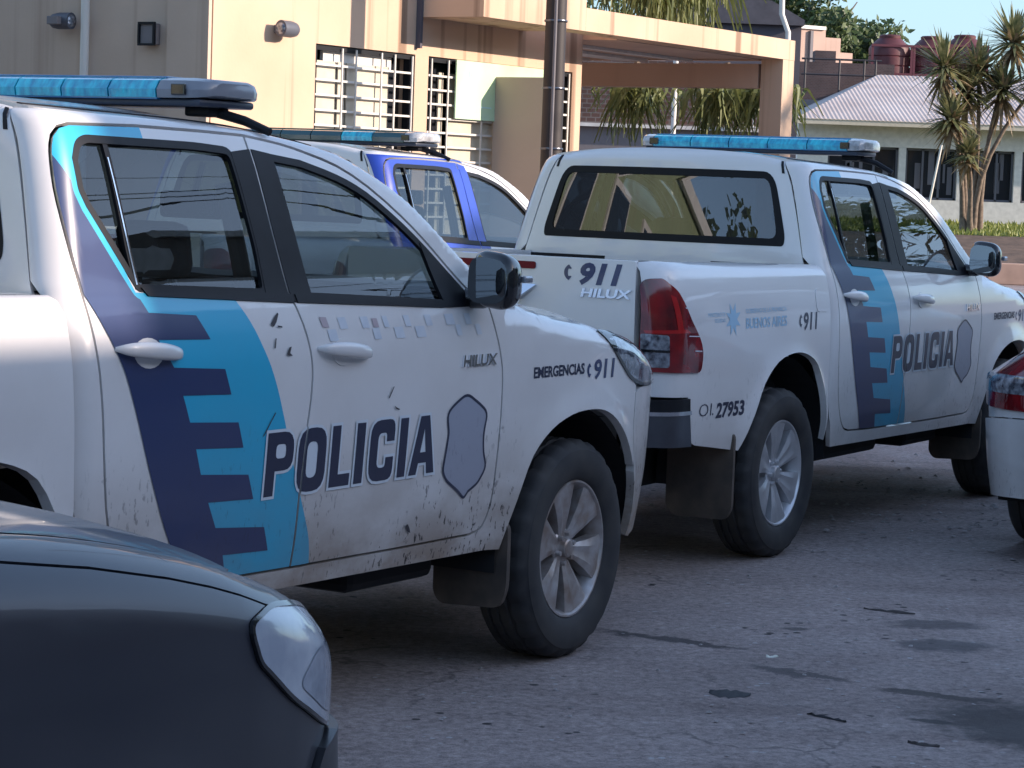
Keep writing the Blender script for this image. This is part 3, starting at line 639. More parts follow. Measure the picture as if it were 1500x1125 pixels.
def tank(x, y, z, s, label):
    r = empty('water_tank', (x, y, z), 0, label, 'water tank', 'maroon water tanks on the roof')
    m = MB(); m.lathe([(.02, 0), (.50, 0), (.53, .03), (.53, .20), (.51, .22), (.53, .24), (.53, .44), (.51, .46), (.53, .48), (.53, .66), (.50, .72), (.30, .92), (.26, .93)], 28, axis='z')
    m.build('tank_body', MT['maroon'], r, smooth=35)
    m = MB(); m.lathe([(.27, .93), (.28, .99), (.24, 1.02), (.001, 1.03)], 20, axis='z'); m.build('tank_lid', MT['maroon'], r, smooth=35)
    m = MB()
    for a in (-.5, .5): m.box((a, -.50, .36), (.06, .06, .72))
    m.box((0, -.52, .72), (1.06, .05, .06)); m.box((0, -.52, 0.0), (1.06, .05, .06)); m.build('tank_cradle', pbr('tank_frame', (.13, .03, .04), .6), r)
    r.scale = (s, s, s)
tank(9.86, 68, 4.92, 1.05, 'left maroon water tank with a conical top beside the roof railing')
tank(10.98, 68, 4.92, 1.05, 'middle maroon water tank just left of the palm heads')
tank(11.95, 68.4, 4.98, 1.08, 'rightmost maroon water tank half hidden by the palm heads')
lb_ = MB(); lb_.box((11.0, 68.2, 4.78), (3.6, 1.6, .22)); lb_.box((11.0, 68.2, 2.3), (3.3, 1.2, 4.7)); tag(lb_.build('tank_platform', MT['brick_far']), 'brick platform carrying the maroon water tanks behind the house roof', 'platform')

# ---- low house with a corrugated roof
hs = empty('low_house', (0, 0, 0), 0, 'low whitewashed house with a pale corrugated roof and a row of dark windows', 'house')
lb('wall_top', (6.62, 60.0, 2.82), (17.0, 65.0, 3.40), MT['offwhite'], hs); lb('wall_base', (6.62, 60.0, .3), (17.0, 65, 1.60), MT['offwhite'], hs)
for x0, x1 in ((6.62, 7.35), (9.05, 9.22), (10.46, 10.64), (11.82, 12.0), (13.3, 17.0)): lb('wall_pier', (x0, 60.0, 1.603), (x1, 60.4, 2.817), MT['offwhite'], hs)
for x0, x1 in ((7.35, 9.05), (9.22, 10.46), (10.64, 11.82), (12.0, 13.3)):
    f = MB(); n = 3
    for k in range(n + 1): f.box((x0 + .03 + (x1 - x0 - .06) * k / n, 60.16, 2.21), (.05, .06, 1.21))
    f.box(((x0 + x1) / 2, 60.16, 2.79), (x1 - x0, .06, .05)); f.box(((x0 + x1) / 2, 60.16, 1.63), (x1 - x0, .06, .05))
    f = f.build('window', pbr('window_frame_paint', (.10, .10, .12), .5), hs)
    lb('pane', (x0, 60.24, 1.603), (x1, 60.26, 2.817), MT['pane'], f)
    cu = MB()
    for k in range(5):
        xx = x0 + .1 + (x1 - x0 - .2) * rnd.random(); cu.box((xx, 60.222, 2.25 + rnd.uniform(-.2, .2)), (.05 + .1 * rnd.random(), .01, .7 * rnd.random() + .3))
    cu.build('curtain', pbr('curtain_cloth', (.16, .15, .17), .9), f)
m = MB(); nx = 420; vs = []; X0, X1, Y0, Y1, Z0, Z1 = 6.45, 17.4, 59.35, 65.2, 3.41, 4.78
for k in range(nx + 1):
    x = X0 + (X1 - X0) * k / nx; zz = .006 * math.cos(math.pi * k / 2)
    xt = max(x, X0 + 2.75); t = 1.0
    tk = min(1.0, (x - X0) / 2.75)
    vs += [(x, Y0, Z0 + zz), (x, Y0 + (Y1 - Y0) * tk, Z0 + (Z1 - Z0) * tk + zz)]
m.faces(vs, [(2 * k, 2 * k + 2, 2 * k + 3, 2 * k + 1) for k in range(nx)])
m.faces([(X0, Y0, Z0), (X0 + 2.75, Y1, Z1), (X0, Y1 + 4, Z0)], [(0, 1, 2)]); m.faces([(X0 + 2.75, Y1, Z1), (X1, Y1, Z1), (X1, Y1 + 4, Z0), (X0, Y1 + 4, Z0)], [(0, 1, 2, 3)])
m.build('roof', pbr('corrugated_sheet', (.50, .45, .43), .8, spec=.2, noise=.3, nscale=.9, col2=(.40, .34, .32)), hs)
m = MB(); m.box((11.9, 59.40, 3.36), (10.9, .06, .13)); m.build('fascia', MT['cream'], hs)
# raised lawn in front of it, soil bank and block kerb
m = MB(); m.faces([(5.0, 49.25, .36), (22, 49.25, .36), (22, 52.2, .90), (5.0, 52.2, .90)], [(0, 1, 2, 3)]); tag(m.build('soil_bank', pbr('soil', (.13, .085, .06), .95, noise=.5, nscale=4, bump=.6, bscale=12)), kind='structure')
m = MB(); m.faces([(5.0, 52.2, .902), (22, 52.2, .902), (22, 61, 1.12), (5.0, 61, 1.12)], [(0, 1, 2, 3)]); tag(m.build('lawn', MT['grass']), kind='structure')
m = MB(); r2 = random.Random(5)
for _ in range(5200):
    x, y = r2.uniform(5.5, 16), 52.2 + 7.5 * r2.random() ** 1.4; z = .90 + (y - 52.2) * .025; a = r2.uniform(0, 3.14); w = .03; h_ = r2.uniform(.05, .13)
    m.faces([(x - w * math.cos(a), y - w * math.sin(a), z), (x + w * math.cos(a), y + w * math.sin(a), z), (x + r2.gauss(0, .03), y + r2.gauss(0, .03), z + h_)], [(0, 1, 2)])
tag(m.build('grass_blades', MT['grass']), kind='stuff')
kb = MB()
for k in range(14): kb.box((5.3 + k * 1.12, 49.1, .21), (1.10, .26, .42), bev=.02)
tag(kb.build('block_kerb', pbr('kerb_block', (.50, .33, .25), .85, noise=.3, nscale=2)), kind='structure')

# ---- sword-leaved palms
def rosette(mb, c, R_, n, rnd, w=.055, down=.35):
    for _ in range(n):
        th = rnd.uniform(0, 2 * math.pi); el = math.asin(rnd.uniform(-down, 1.0)); d = Vector((math.cos(th) * math.cos(el), math.sin(th) * math.cos(el), math.sin(el))); L1 = R_ * rnd.uniform(.7, 1.1)
        sd = d.cross(Vector((0, 0, 1))); sd = (sd.normalized() if sd.length > .05 else Vector((1, 0, 0))) * w; vs = []; droop = rnd.uniform(.05, .35) * (1 - max(0, d.z) * .6)
        for i in range(4):
            t = i / 3; q = Vector(c) + d * L1 * t + Vector((0, 0, -droop * L1 * t * t)); ww = (.55, 1, .75, .04)[i]; vs += [q - sd * ww, q + sd * ww]
        mb.faces(vs, [(2 * i, 2 * i + 1, 2 * i + 3, 2 * i + 2) for i in range(3)])
def sword_palm(base, heads, label, seed):
    rnd = random.Random(seed); r = empty('sword_leaf_palm', base, 0, label, 'palm', 'sword-leaved palms on the lawn')
    for hd in heads:
        hx, hy, hz, R_ = hd; b = Vector((rnd.uniform(-.12, .12), rnd.uniform(-.1, .1), 0)); e = Vector((hx, hy, hz)) - Vector(base)
        pts = [b + (e - b) * t + Vector((.10 * math.sin(t * 3 + hx), 0, 0)) * (1 - t) + Vector((-(e.x - b.x) * .35 * math.sin(math.pi * t), 0, 0)) for t in np.linspace(0, 1, 7)]
        m = MB(); m.tube(pts, [.085, .065, .055, .05, .045, .04, .04], 8); tk = m.build('trunk', MT['bark'], r, smooth=50)
        m = MB(); rosette(m, pts[-1], R_, 150, rnd, .042); m.build('crown', MT['blade'], r)
        m = MB(); rosette(m, pts[-1] - Vector((0, 0, .16)), R_ * .85, 60, rnd, .04, 1.0); m.build('dry_leaves', MT['dry_blade'], r)
sword_palm((9.72, 54.2, .95), [(9.04, 54.1, 4.45, .95), (9.20, 53.8, 3.35, .80), (9.62, 54.5, 3.95, .85), (9.55, 53.6, 2.6, .55)], 'left clump of slender sword-leaved palms leaning left before the low house', 3)
sword_palm((10.08, 54.6, .96), [(9.88, 54.7, 4.45, .90), (10.40, 54.5, 4.05, .90), (10.66, 54.9, 5.1, 1.0), (11.2, 54.4, 4.3, .95)], 'right clump of slender sword-leaved palms, tallest head at the picture edge', 8)
gp = MB(); gp.tube([(9.25, 57.0, 1.0), (9.55, 57.0, 2.85)], .03, 6); tag(gp.build('leaning_post', MT['white_metal']), 'thin pale post leaning in front of the low house windows', 'post')

# ---- tree beyond
def leaf_tree(name, base, H_, cr, n, label, seed, grp=None, leaf=.16, mat='leaf'):
    rnd = random.Random(seed); r = empty(name, base, 0, label, 'tree', grp)
    m = MB(); m.tube([(0, 0, 0), (.1, 0, H_ * .35), (.05, .1, H_ * .75)], [.28, .2, .08], 8)
    for k in range(7):
        a = rnd.uniform(0, 6.28); m.tube([(.08, .03, H_ * (.35 + .04 * k)), (cr * .35 * math.cos(a), cr * .35 * math.sin(a), H_ * (.55 + .04 * k)), (cr * .8 * math.cos(a), cr * .8 * math.sin(a), H_ * (.65 + .05 * k))], [.10, .06, .02], 6)
    m.build('trunk', MT['bark'], r, smooth=50)
    m = MB(); cl = [(rnd.gauss(0, .5) * cr, rnd.gauss(0, .5) * cr, H_ * .72 + rnd.gauss(0, .42) * cr * .8, rnd.uniform(.22, .42) * cr) for _ in range(26)]
    for _ in range(n):
        cx, cy, cz, rr = rnd.choice(cl); v = Vector((rnd.gauss(0, 1), rnd.gauss(0, 1), rnd.gauss(0, 1))).normalized() * rr * rnd.random() ** .4; p = Vector((cx, cy, cz)) + v
        a = Vector((rnd.gauss(0, 1), rnd.gauss(0, 1), rnd.gauss(0, 1))).normalized(); b = a.orthogonal().normalized(); s_ = leaf * rnd.uniform(.6, 1.3)
        m.faces([p - a * s_, p + b * s_ * .5, p + a * s_, p - b * s_ * .5], [(0, 1, 2, 3)])
    m.build('crown', MT[mat], r)
leaf_tree('leafy_tree', (10.2, 90, 0), 9.6, 3.0, 9000, 'large green tree rising behind the pink brick house', 31)
leaf_tree('leafy_tree', (6.5, 96, 0), 10.5, 3.2, 7000, 'green tree top behind the dark shed at the upper edge', 37)
leaf_tree('leafy_tree', (18.5, 84, 0), 5.6, 2.0, 3000, 'low bushy tree behind the house roof beside the palms', 41)

# ---- the far side of the street, behind the camera: it shades the cars and shows in their glass
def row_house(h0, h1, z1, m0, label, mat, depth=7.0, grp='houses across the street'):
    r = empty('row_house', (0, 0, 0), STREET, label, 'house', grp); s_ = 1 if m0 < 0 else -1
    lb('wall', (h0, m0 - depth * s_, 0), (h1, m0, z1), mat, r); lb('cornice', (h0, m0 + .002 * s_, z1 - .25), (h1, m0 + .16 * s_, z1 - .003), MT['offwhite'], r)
    h = h0 + .9
    while h + 1.3 < h1:
        for zz in ((1.0, 3.9) if z1 > 6.5 else (1.0, 2.9) if s_ < 0 else (1.0,)):
            f = lb('window', (h, m0 + .002 * s_, zz), (h + 1.2, m0 + .07 * s_, zz + 1.4), MT['offwhite'], r); lb('pane', (h + .08, m0 + .072 * s_, zz + .08), (h + 1.12, m0 + .085 * s_, zz + 1.32), MT['pane'], f)
        h += 2.3
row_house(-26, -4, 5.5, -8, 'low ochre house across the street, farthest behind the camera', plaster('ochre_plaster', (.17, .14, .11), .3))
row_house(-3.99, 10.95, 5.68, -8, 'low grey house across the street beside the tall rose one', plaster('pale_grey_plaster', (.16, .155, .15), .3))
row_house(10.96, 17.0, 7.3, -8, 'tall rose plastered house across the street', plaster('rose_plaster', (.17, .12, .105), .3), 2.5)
row_house(17.005, 18.3, 6.2, -8, 'narrow low brick filler added between the tall rose and sand houses to let sun through', MT['brick'], 2.5)  # unseen, added low as a gap for sun on the cleaner pickup's pillar
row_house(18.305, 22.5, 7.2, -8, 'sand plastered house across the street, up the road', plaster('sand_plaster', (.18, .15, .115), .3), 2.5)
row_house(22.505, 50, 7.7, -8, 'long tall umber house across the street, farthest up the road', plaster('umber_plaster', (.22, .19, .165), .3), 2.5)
for q, (h_, mm) in enumerate(((10.2, 13.2), (9.6, 15.4))):
    c = FH(h_, mm); leaf_tree('yard_reflection_tree', (c.x, c.y, 0), 3.7 + q * .5, 1.5, 2400, ('front', 'back')[q] + ' bushy tree added between the cream house and the station for the window reflection', 80 + q, 'trees added beside the station for the window reflection', .10)  # unseen, added to give the rear window dark foliage to reflect
for q, (h_, mm, H_) in enumerate(((-13, 10.8, 7.3), (-19, 11.7, 7.6), (-27, 12.8, 9.0), (-36, 13.8, 9.8))):
    c = FH(h_, mm); leaf_tree('kerb_reflection_tree', (c.x, c.y, 0), H_, 2.4, 5200, ('nearest', 'second', 'third', 'farthest')[q] + ' dense tree added beyond the cream house to darken the window reflection', 70 + q, 'trees added beyond the cream house for the window reflection', .15)  # unseen, added and raised to darken the right of the rear-window reflection
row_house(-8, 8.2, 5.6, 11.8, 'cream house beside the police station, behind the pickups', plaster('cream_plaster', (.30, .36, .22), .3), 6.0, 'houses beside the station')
for q, (h_, mm) in enumerate(((28.5, -5.0), (33.0, -5.6), (38.5, -5.0))):
    c = FH(h_, mm); leaf_tree('street_tree', (c.x, c.y, 0), 7.5 + q * .4, 2.4, 4200, ('first leafy street tree on the far kerb', 'middle leafy street tree on the far kerb', 'last leafy street tree on the far kerb')[q], 50 + q, 'street trees on the far kerb', .15)
for k, (mm, z) in enumerate(((-4.2, 5.9), (-4.5, 6.15), (-4.8, 5.95), (-4.3, 6.6))):
    m = MB()
    for h0 in (-20, 0, 20, 40): m.tube([FH(h0 + 20 * t, mm, z + .9 * (2 * t - 1) ** 2 - .9 + .9) for t in np.linspace(0, 1, 11)], .014, 5)
    tag(m.build('power_cable', MT['iron']), 'sagging black power cable strung along the far side of the street', 'cable', 'power cables along the street')
MT['scratch'] = pbr('scraped_paint', (.045, .040, .045), .7)
# ---------------------------------------------------------------- the double-cab pickup
zprof = pch([.30, .42, .50, .60, .80, 1.0, 1.10, 1.18, 1.25, 1.32, 1.5, 1.65, 1.72, 1.80],
            [.82, .845, .858, .872, .885, .890, .886, .875, .858, .836, .79, .748, .722, .68])
tap = pch([-1.4, -1.2, -.8, 0, 3.0, 3.3, 3.5, 3.65, 3.8, 3.95, 4.05, 4.12], [.07, .035, .012, 0, 0, .010, .030, .062, .120, .215, .34, .46])
def wb(x, z):
    w = zprof(z) - tap(x)
    for cx in (0, 3.085):
        r = np.hypot(x - cx, z - .385); w = w + np.where(z < 1.1, .024 * np.exp(-((r - .47) / .07) ** 2), 0)
    return w
def shoulder(z, zt, rz, ry):
    t = np.clip((z - (zt - rz)) / rz, 0, 1); return ry * (1 - np.sqrt(np.maximum(0, 1 - t * t)))
def smap(x, z): return np.stack([x, -wb(x, z), z], 1)
def cx0(z): return .52 + .05 * np.clip((z - 1.33) / .4, 0, 1.2)
CA, CB, CL = .09, .10, .15
ze_f = pch([.3, .55, .80, 1.1, 1.36, 1.55, 1.776, 1.943, 2.116, 2.229, 2.369, 2.50, 2.62, 2.72],
           [1.782, 1.780, 1.775, 1.768, 1.757, 1.738, 1.706, 1.650, 1.572, 1.498, 1.398, 1.312, 1.250, 1.225])
def cmap_(x, z, sh=True):
    """cab side with the rounded rear corner and the rounded roof edge"""
    x0 = cx0(z); w = wb(np.maximum(x, x0), z)
    s_ = shoulder(z, ze_f(x), .035, .03) if sh else 0 * x
    th = np.clip((x0 - x) / CL, 0, 1) * math.pi / 2
    px = np.where(x >= x0, x, x0 - CA * np.sin(th) + s_ * np.sin(th)); return np.stack([px, -(w - s_ * np.cos(th) - CB * (1 - np.cos(th))), z], 1)
def dmap(x, z): return cmap_(x, z, False)
def rearmap(u, z):
    w = wb(.6 + 0 * z, z) - CB; s_ = shoulder(z, 1.782 + 0 * z, .035, .03)
    x = cx0(z) - CA - .035 * (1 - u * u) + s_
    return np.stack([x, -u * w, z + .045 * (1 - np.abs(u) ** 2.6) * np.clip((z - 1.70) / .082, 0, 1) ** 2], 1)
def zt_bed(x): return 1.336 - .028 * (x + 1.2) / 1.63
BX0, BA, BB, BL = -1.05, .15, .15, .24
def bmap(u, z):
    w = wb(np.maximum(u, BX0), z) - shoulder(z, zt_bed(u), .05, .05)
    th = np.clip((BX0 - u) / BL, 0, 1) * math.pi / 2; x = np.where(u >= BX0, u, BX0 - BA * np.sin(th))
    return np.stack([x, -(w - BB * (1 - np.cos(th))), z], 1)
def tgmap(u, z): return np.stack([-1.203 - .012 * (1 - (u / .7) ** 2) + .03 * np.clip((.9 - z) / .3, 0, 1), -u, z], 1)
zt_f = pch([2.40, 2.7, 2.9, 3.1, 3.3, 3.5, 3.7, 3.9, 4.05, 4.12], [1.272, 1.240, 1.200, 1.168, 1.142, 1.102, 1.045, .985, .945, .93])
def fmap(x, z):
    w = wb(x, z) - shoulder(z, zt_f(x), .085, .10); return np.stack([x, -w, z], 1)
def hoodmap(x, v):
    yh = wb(x, zt_f(x)) - .106; y = v * yh
    z = zt_f(x) - .002 + .050 * (1 - np.abs(v) ** 3.0) + .018 * np.exp(-((np.abs(v) - .72) / .16) ** 2)
    return np.stack([x + .10 * (1 - v * v) * np.clip((x - 2.6) / 1.4, 0, 1), y, z], 1)
def roofmap(x, v):
    zz = ze_f(x); y = v * (wb(np.maximum(x, .577), zz) - .0295)
    z = zz + .045 * (1 - np.abs(v) ** 2.6) + .006 * np.cos(v * 14) * (np.abs(v) < .78) * np.clip((x - .62) / .1, 0, 1)
    return np.stack([x - .035 * (1 - v * v) * np.clip((.9 - x) / .3, 0, 1) + .16 * (1 - v * v) * np.clip((x - 1.2) / .55, 0, 1) ** 2, y, z], 1)
def wsmap(u, s):
    """windscreen; u across (-1..1, + is right), s up from the cowl to the roof"""
    x = 2.70 - .95 * s; zz = ze_f(x); y = -u * (wb(x, zz) - .030)
    return np.stack([x + (.30 - .14 * s) * (1 - u * u), y, zz + .002 + .03 * (1 - u * u) * (s)], 1)

# outlines in (x, z), traced and turned into metres
RSHUT = smooth_line([(.519, 1.712), (.501, 1.669), (.489, 1.577), (.493, 1.455), (.506, 1.327), (.525, 1.162), (.541, .994), (.556, .85), (.580, .715), (.635, .60), (.70, .54), (.77, .520)], 3)
BSHUT = smooth_line([(1.334, 1.739), (1.34, 1.659), (1.364, 1.489), (1.393, 1.30), (1.414, 1.262), (1.446, 1.176), (1.463, 1.085), (1.454, .981), (1.434, .863), (1.423, .759), (1.421, .652), (1.417, .505)], 3)
FSHUT = smooth_line([(2.462, 1.240), (2.484, 1.165), (2.519, 1.038), (2.524, .904), (2.521, .809), (2.515, .70), (2.506, .60), (2.470, .520), (2.40, .500)], 3)
DTOP_R = [(.545, 1.734), (.587, 1.743), (.865, 1.748), (1.145, 1.744), (1.334, 1.739)]
DTOP_F = smooth_line([(1.334, 1.739), (1.50, 1.720), (1.62, 1.697), (1.76, 1.663), (1.90, 1.605), (2.05, 1.520), (2.17, 1.437), (2.29, 1.342), (2.40, 1.262), (2.462, 1.240)], 2)
REAR_DOOR = ccw(RSHUT + [(1.0, .512)] + BSHUT[::-1] + DTOP_R[::-1][1:])
FRONT_DOOR = ccw(BSHUT + [(2.0, .500)] + FSHUT[::-1] + DTOP_F[::-1][1:-1])
R_DLO = ccw(fillet([(.735, 1.320), (.590, 1.535), (.572, 1.575), (.573, 1.653), (.596, 1.693), (.632, 1.708), (1.092, 1.703), (1.247, 1.694), (1.287, 1.421), (1.290, 1.298)], [.03, .03, .03, .04, .03, .03, 0, .01, 0, .01]))
F_DLO = ccw([(1.493, 1.284), (1.429, 1.681)] + smooth_line([(1.572, 1.667), (1.742, 1.629), (1.879, 1.581), (2.024, 1.502), (2.137, 1.428), (2.235, 1.355), (2.34, 1.272), (2.36, 1.246)], 3) + [(2.181, 1.250), (1.875, 1.266)])
GLASS_F_END = [(2.14, 1.426), (2.215, 1.250)]
NAVY = [(.440, 1.66), (.503, 1.662), (.694, 1.348), (.753, 1.257), (.950, 1.245), (.996, 1.180), (.774, 1.186), (.829, 1.111), (1.050, 1.098), (1.076, 1.027), (.865, 1.035), (.897, .961), (1.112, .948), (1.140, .876), (.928, .887), (.955, .815), (1.170, .798), (1.200, .727), (.995, .735), (1.037, .661), (1.263, .641), (1.292, .571), (1.082, .580), (1.112, .50), (.920, .50)] + smooth_line([(.839, .641), (.794, .718), (.731, .853), (.672, .998), (.625, 1.114), (.573, 1.209), (.525, 1.290), (.47, 1.37), (.43, 1.44)], 3)
TEAL = [(.46, 1.80), (.874, 1.80), (.874, 1.71), (.70, 1.71), (.60, 1.55), (.72, 1.31), (1.14, 1.29)] + smooth_line([(1.14, 1.28), (1.187, 1.222), (1.237, 1.14), (1.278, 1.064), (1.328, .944), (1.380, .816), (1.444, .683), (1.492, .579), (1.515, .48)], 3) + [(1.02, .48), (.95, .60), (.85, .80), (.75, 1.05), (.66, 1.25), (.59, 1.40), (.53, 1.60), (.50, 1.645), (.47, 1.645), (.44, 1.64)]
SHIELD = fillet([(2.307, .965), (2.385, .928), (2.440, .897), (2.420, .832), (2.426, .768), (2.453, .719), (2.406, .667), (2.351, .645), (2.329, .623), (2.292, .650), (2.212, .692), (2.185, .725), (2.198, .785), (2.208, .846), (2.191, .908), (2.245, .940)], [.05, .03, .008, .06, .06, .03, .03, .02, 0, .02, .03, .03, .06, .06, .008, .03])
def arch(pts): return smooth_line(pts, 3)
F_ARCH = arch([(2.579, .434), (2.60, .50), (2.648, .612), (2.722, .735), (2.831, .815), (2.961, .858), (3.085, .868), (3.20, .858), (3.30, .820), (3.40, .745), (3.485, .640), (3.545, .510), (3.548, .416), (3.535, .379)])
R_ARCH = arch([(.430, .46), (.425, .53), (.414, .606), (.377, .725), (.296, .857), (.153, .912), (0, .922), (-.165, .890), (-.306, .799), (-.392, .675), (-.450, .590), (-.500, .520)])
def letters(dx=0.0, dz=0.0):
    """POLICIA, condensed and bold: list of [outline, hole...]"""
    z0, z1 = .727, .908; sh = .045
    def T(p): return [(x + sh * (z - z0) + dx, z + dz) for x, z in p]
    def rr(x0, x1, a, b, r): return fillet([(x0, a), (x1, a), (x1, b), (x0, b)], r)
    out = []
    t = .040
    out.append([T(fillet([(1.244, z0), (1.287, z0), (1.287, .797), (1.372, .797), (1.372, z1), (1.244, z1)], [0, 0, 0, .05, .05, 0])), T(rr(1.287, 1.334, .833, .873, .014)[::-1])])
    out.append([T(rr(1.396, 1.534, z0 - .002, z1 + .002, .055)), T(rr(1.439, 1.491, .765, .870, .024)[::-1])])
    out.append([T([(1.561, z0), (1.664, z0), (1.664, .763), (1.603, .763), (1.603, z1), (1.561, z1)])])
    out.append([T([(1.688, z0), (1.732, z0), (1.732, z1), (1.688, z1)])])
    out.append([T(fillet([(1.762, z0 - .002), (1.892, z0 - .002), (1.892, .795), (1.850, .795), (1.850, .765), (1.804, .765), (1.804, .870), (1.850, .870), (1.850, .843), (1.892, .843), (1.892, z1 + .002), (1.762, z1 + .002)], [.05, .05, 0, 0, .018, .02, .02, .018, 0, 0, .05, .05]))])
    out.append([T([(1.921, z0), (1.964, z0), (1.964, z1), (1.921, z1)])])
    out.append([T([(1.986, z0), (2.028, z0), (2.036, .762), (2.080, .762), (2.087, z0), (2.130, z0), (2.082, z1), (2.032, z1)]), T([(2.042, .795), (2.058, .868), (2.073, .795)])])
    return out
def phone_icon(x0, z0, s):
    """telephone handset as a bent bar with two thick ends"""
    p = []
    for k in range(9):
        a = rad(120 + k * 15); p.append((x0 + s * (.62 + .60 * math.cos(a)), z0 + s * (.5 + .52 * math.sin(a))))
    q = []
    for k in range(9):
        a = rad(240 - k * 15); rr = .36 if 2 <= k <= 6 else .22
        q.append((x0 + s * (.62 + rr * math.cos(a)), z0 + s * (.5 + (rr + .06) * math.sin(a))))
    return p + q

def make_wheel(parent, x, y, side, mats, steer=0.0, rimmat=None):
    w = empty('wheel', (x, y, .380)); w.parent = parent
    w.rotation_euler = (0, rad(random.uniform(0, 60)), (0 if side > 0 else math.pi) + steer)
    t = MB(); n = 84
    prof = [(.232, -.090), (.240, -.108), (.252, -.119), (.275, -.127), (.300, -.131), (.325, -.131), (.345, -.126), (.347, -.122), (.362, -.117), (.372, -.106), (.379, -.094), (.3805, -.060), (.372, -.056), (.372, -.046), (.381, -.042), (.381, -.008), (.373, -.005), (.373, .005), (.381, .008), (.381, .042), (.372, .046), (.372, .056), (.3805, .060), (.379, .094), (.362, .117), (.325, .131), (.275, .127), (.240, .108), (.232, .090)]
    def mod(j, k):
        if j in (8, 9, 10, 11): return -.011 if k % 3 == 0 else 0
        if j in (14, 15, 18, 19): return -.007 if k % 3 == 1 else 0
        return 0
    prof = [(r_, a_ if a_ < -.03 else a_ * .70 - .009) for r_, a_ in prof]; t.lathe(prof, n, mod=mod); t.build('tyre', mats['rubber'], w, smooth=38)
    r = MB()
    r.lathe([(.234, -.088), (.2395, -.104), (.2375, -.111), (.231, -.111), (.226, -.104), (.218, -.088), (.208, -.04), (.204, .06), (.232, .09)], 72)
    for k in range(6):
        a = 2 * math.pi * k / 6; c, s = math.cos(a), math.sin(a)
        def P(rr, tt, yy): return (c * rr - s * tt, yy, s * rr + c * tt)
        rows = []
        for rr, hw, yy, rg in ((.045, .022, -.074, .004), (.085, .032, -.082, .010), (.14, .050, -.092, .016), (.19, .070, -.098, .014), (.226, .086, -.102, .004)):
            rows.append([P(rr, -hw, yy + .045), P(rr, -hw, yy), P(rr, -hw * .55, yy - rg * .55), P(rr, -hw * .12, yy - rg * .1), P(rr, hw * .12, yy - rg * .1), P(rr, hw * .55, yy - rg * .55), P(rr, hw, yy), P(rr, hw, yy + .045)])
        vs = [v for row in rows for v in row]; m = 8
        r.faces(vs, [(i * m + j, i * m + j + 1, (i + 1) * m + j + 1, (i + 1) * m + j) for i in range(4) for j in range(m - 1)])
    r.lathe([(.001, -.100), (.026, -.100), (.032, -.096), (.034, -.078), (.062, -.076), (.070, -.070), (.072, -.03)], 36)
    for k in range(6):
        a = 2 * math.pi * (k + .5) / 6; r.lathe([(.001, -.094), (.008, -.094), (.0095, -.09), (.0095, -.07)], 8, c=(.052 * math.cos(a), 0, .052 * math.sin(a)))
    r.build('rim', rimmat or mats['alloy'], w, smooth=30)
    d = MB(); d.lathe([(.001, -.012), (.165, -.012), (.165, .01), (.20, .012), (.20, .05), (.001, .05)], 40); d.build('brake_disc', MT['steel'], w, smooth=30)
    return w

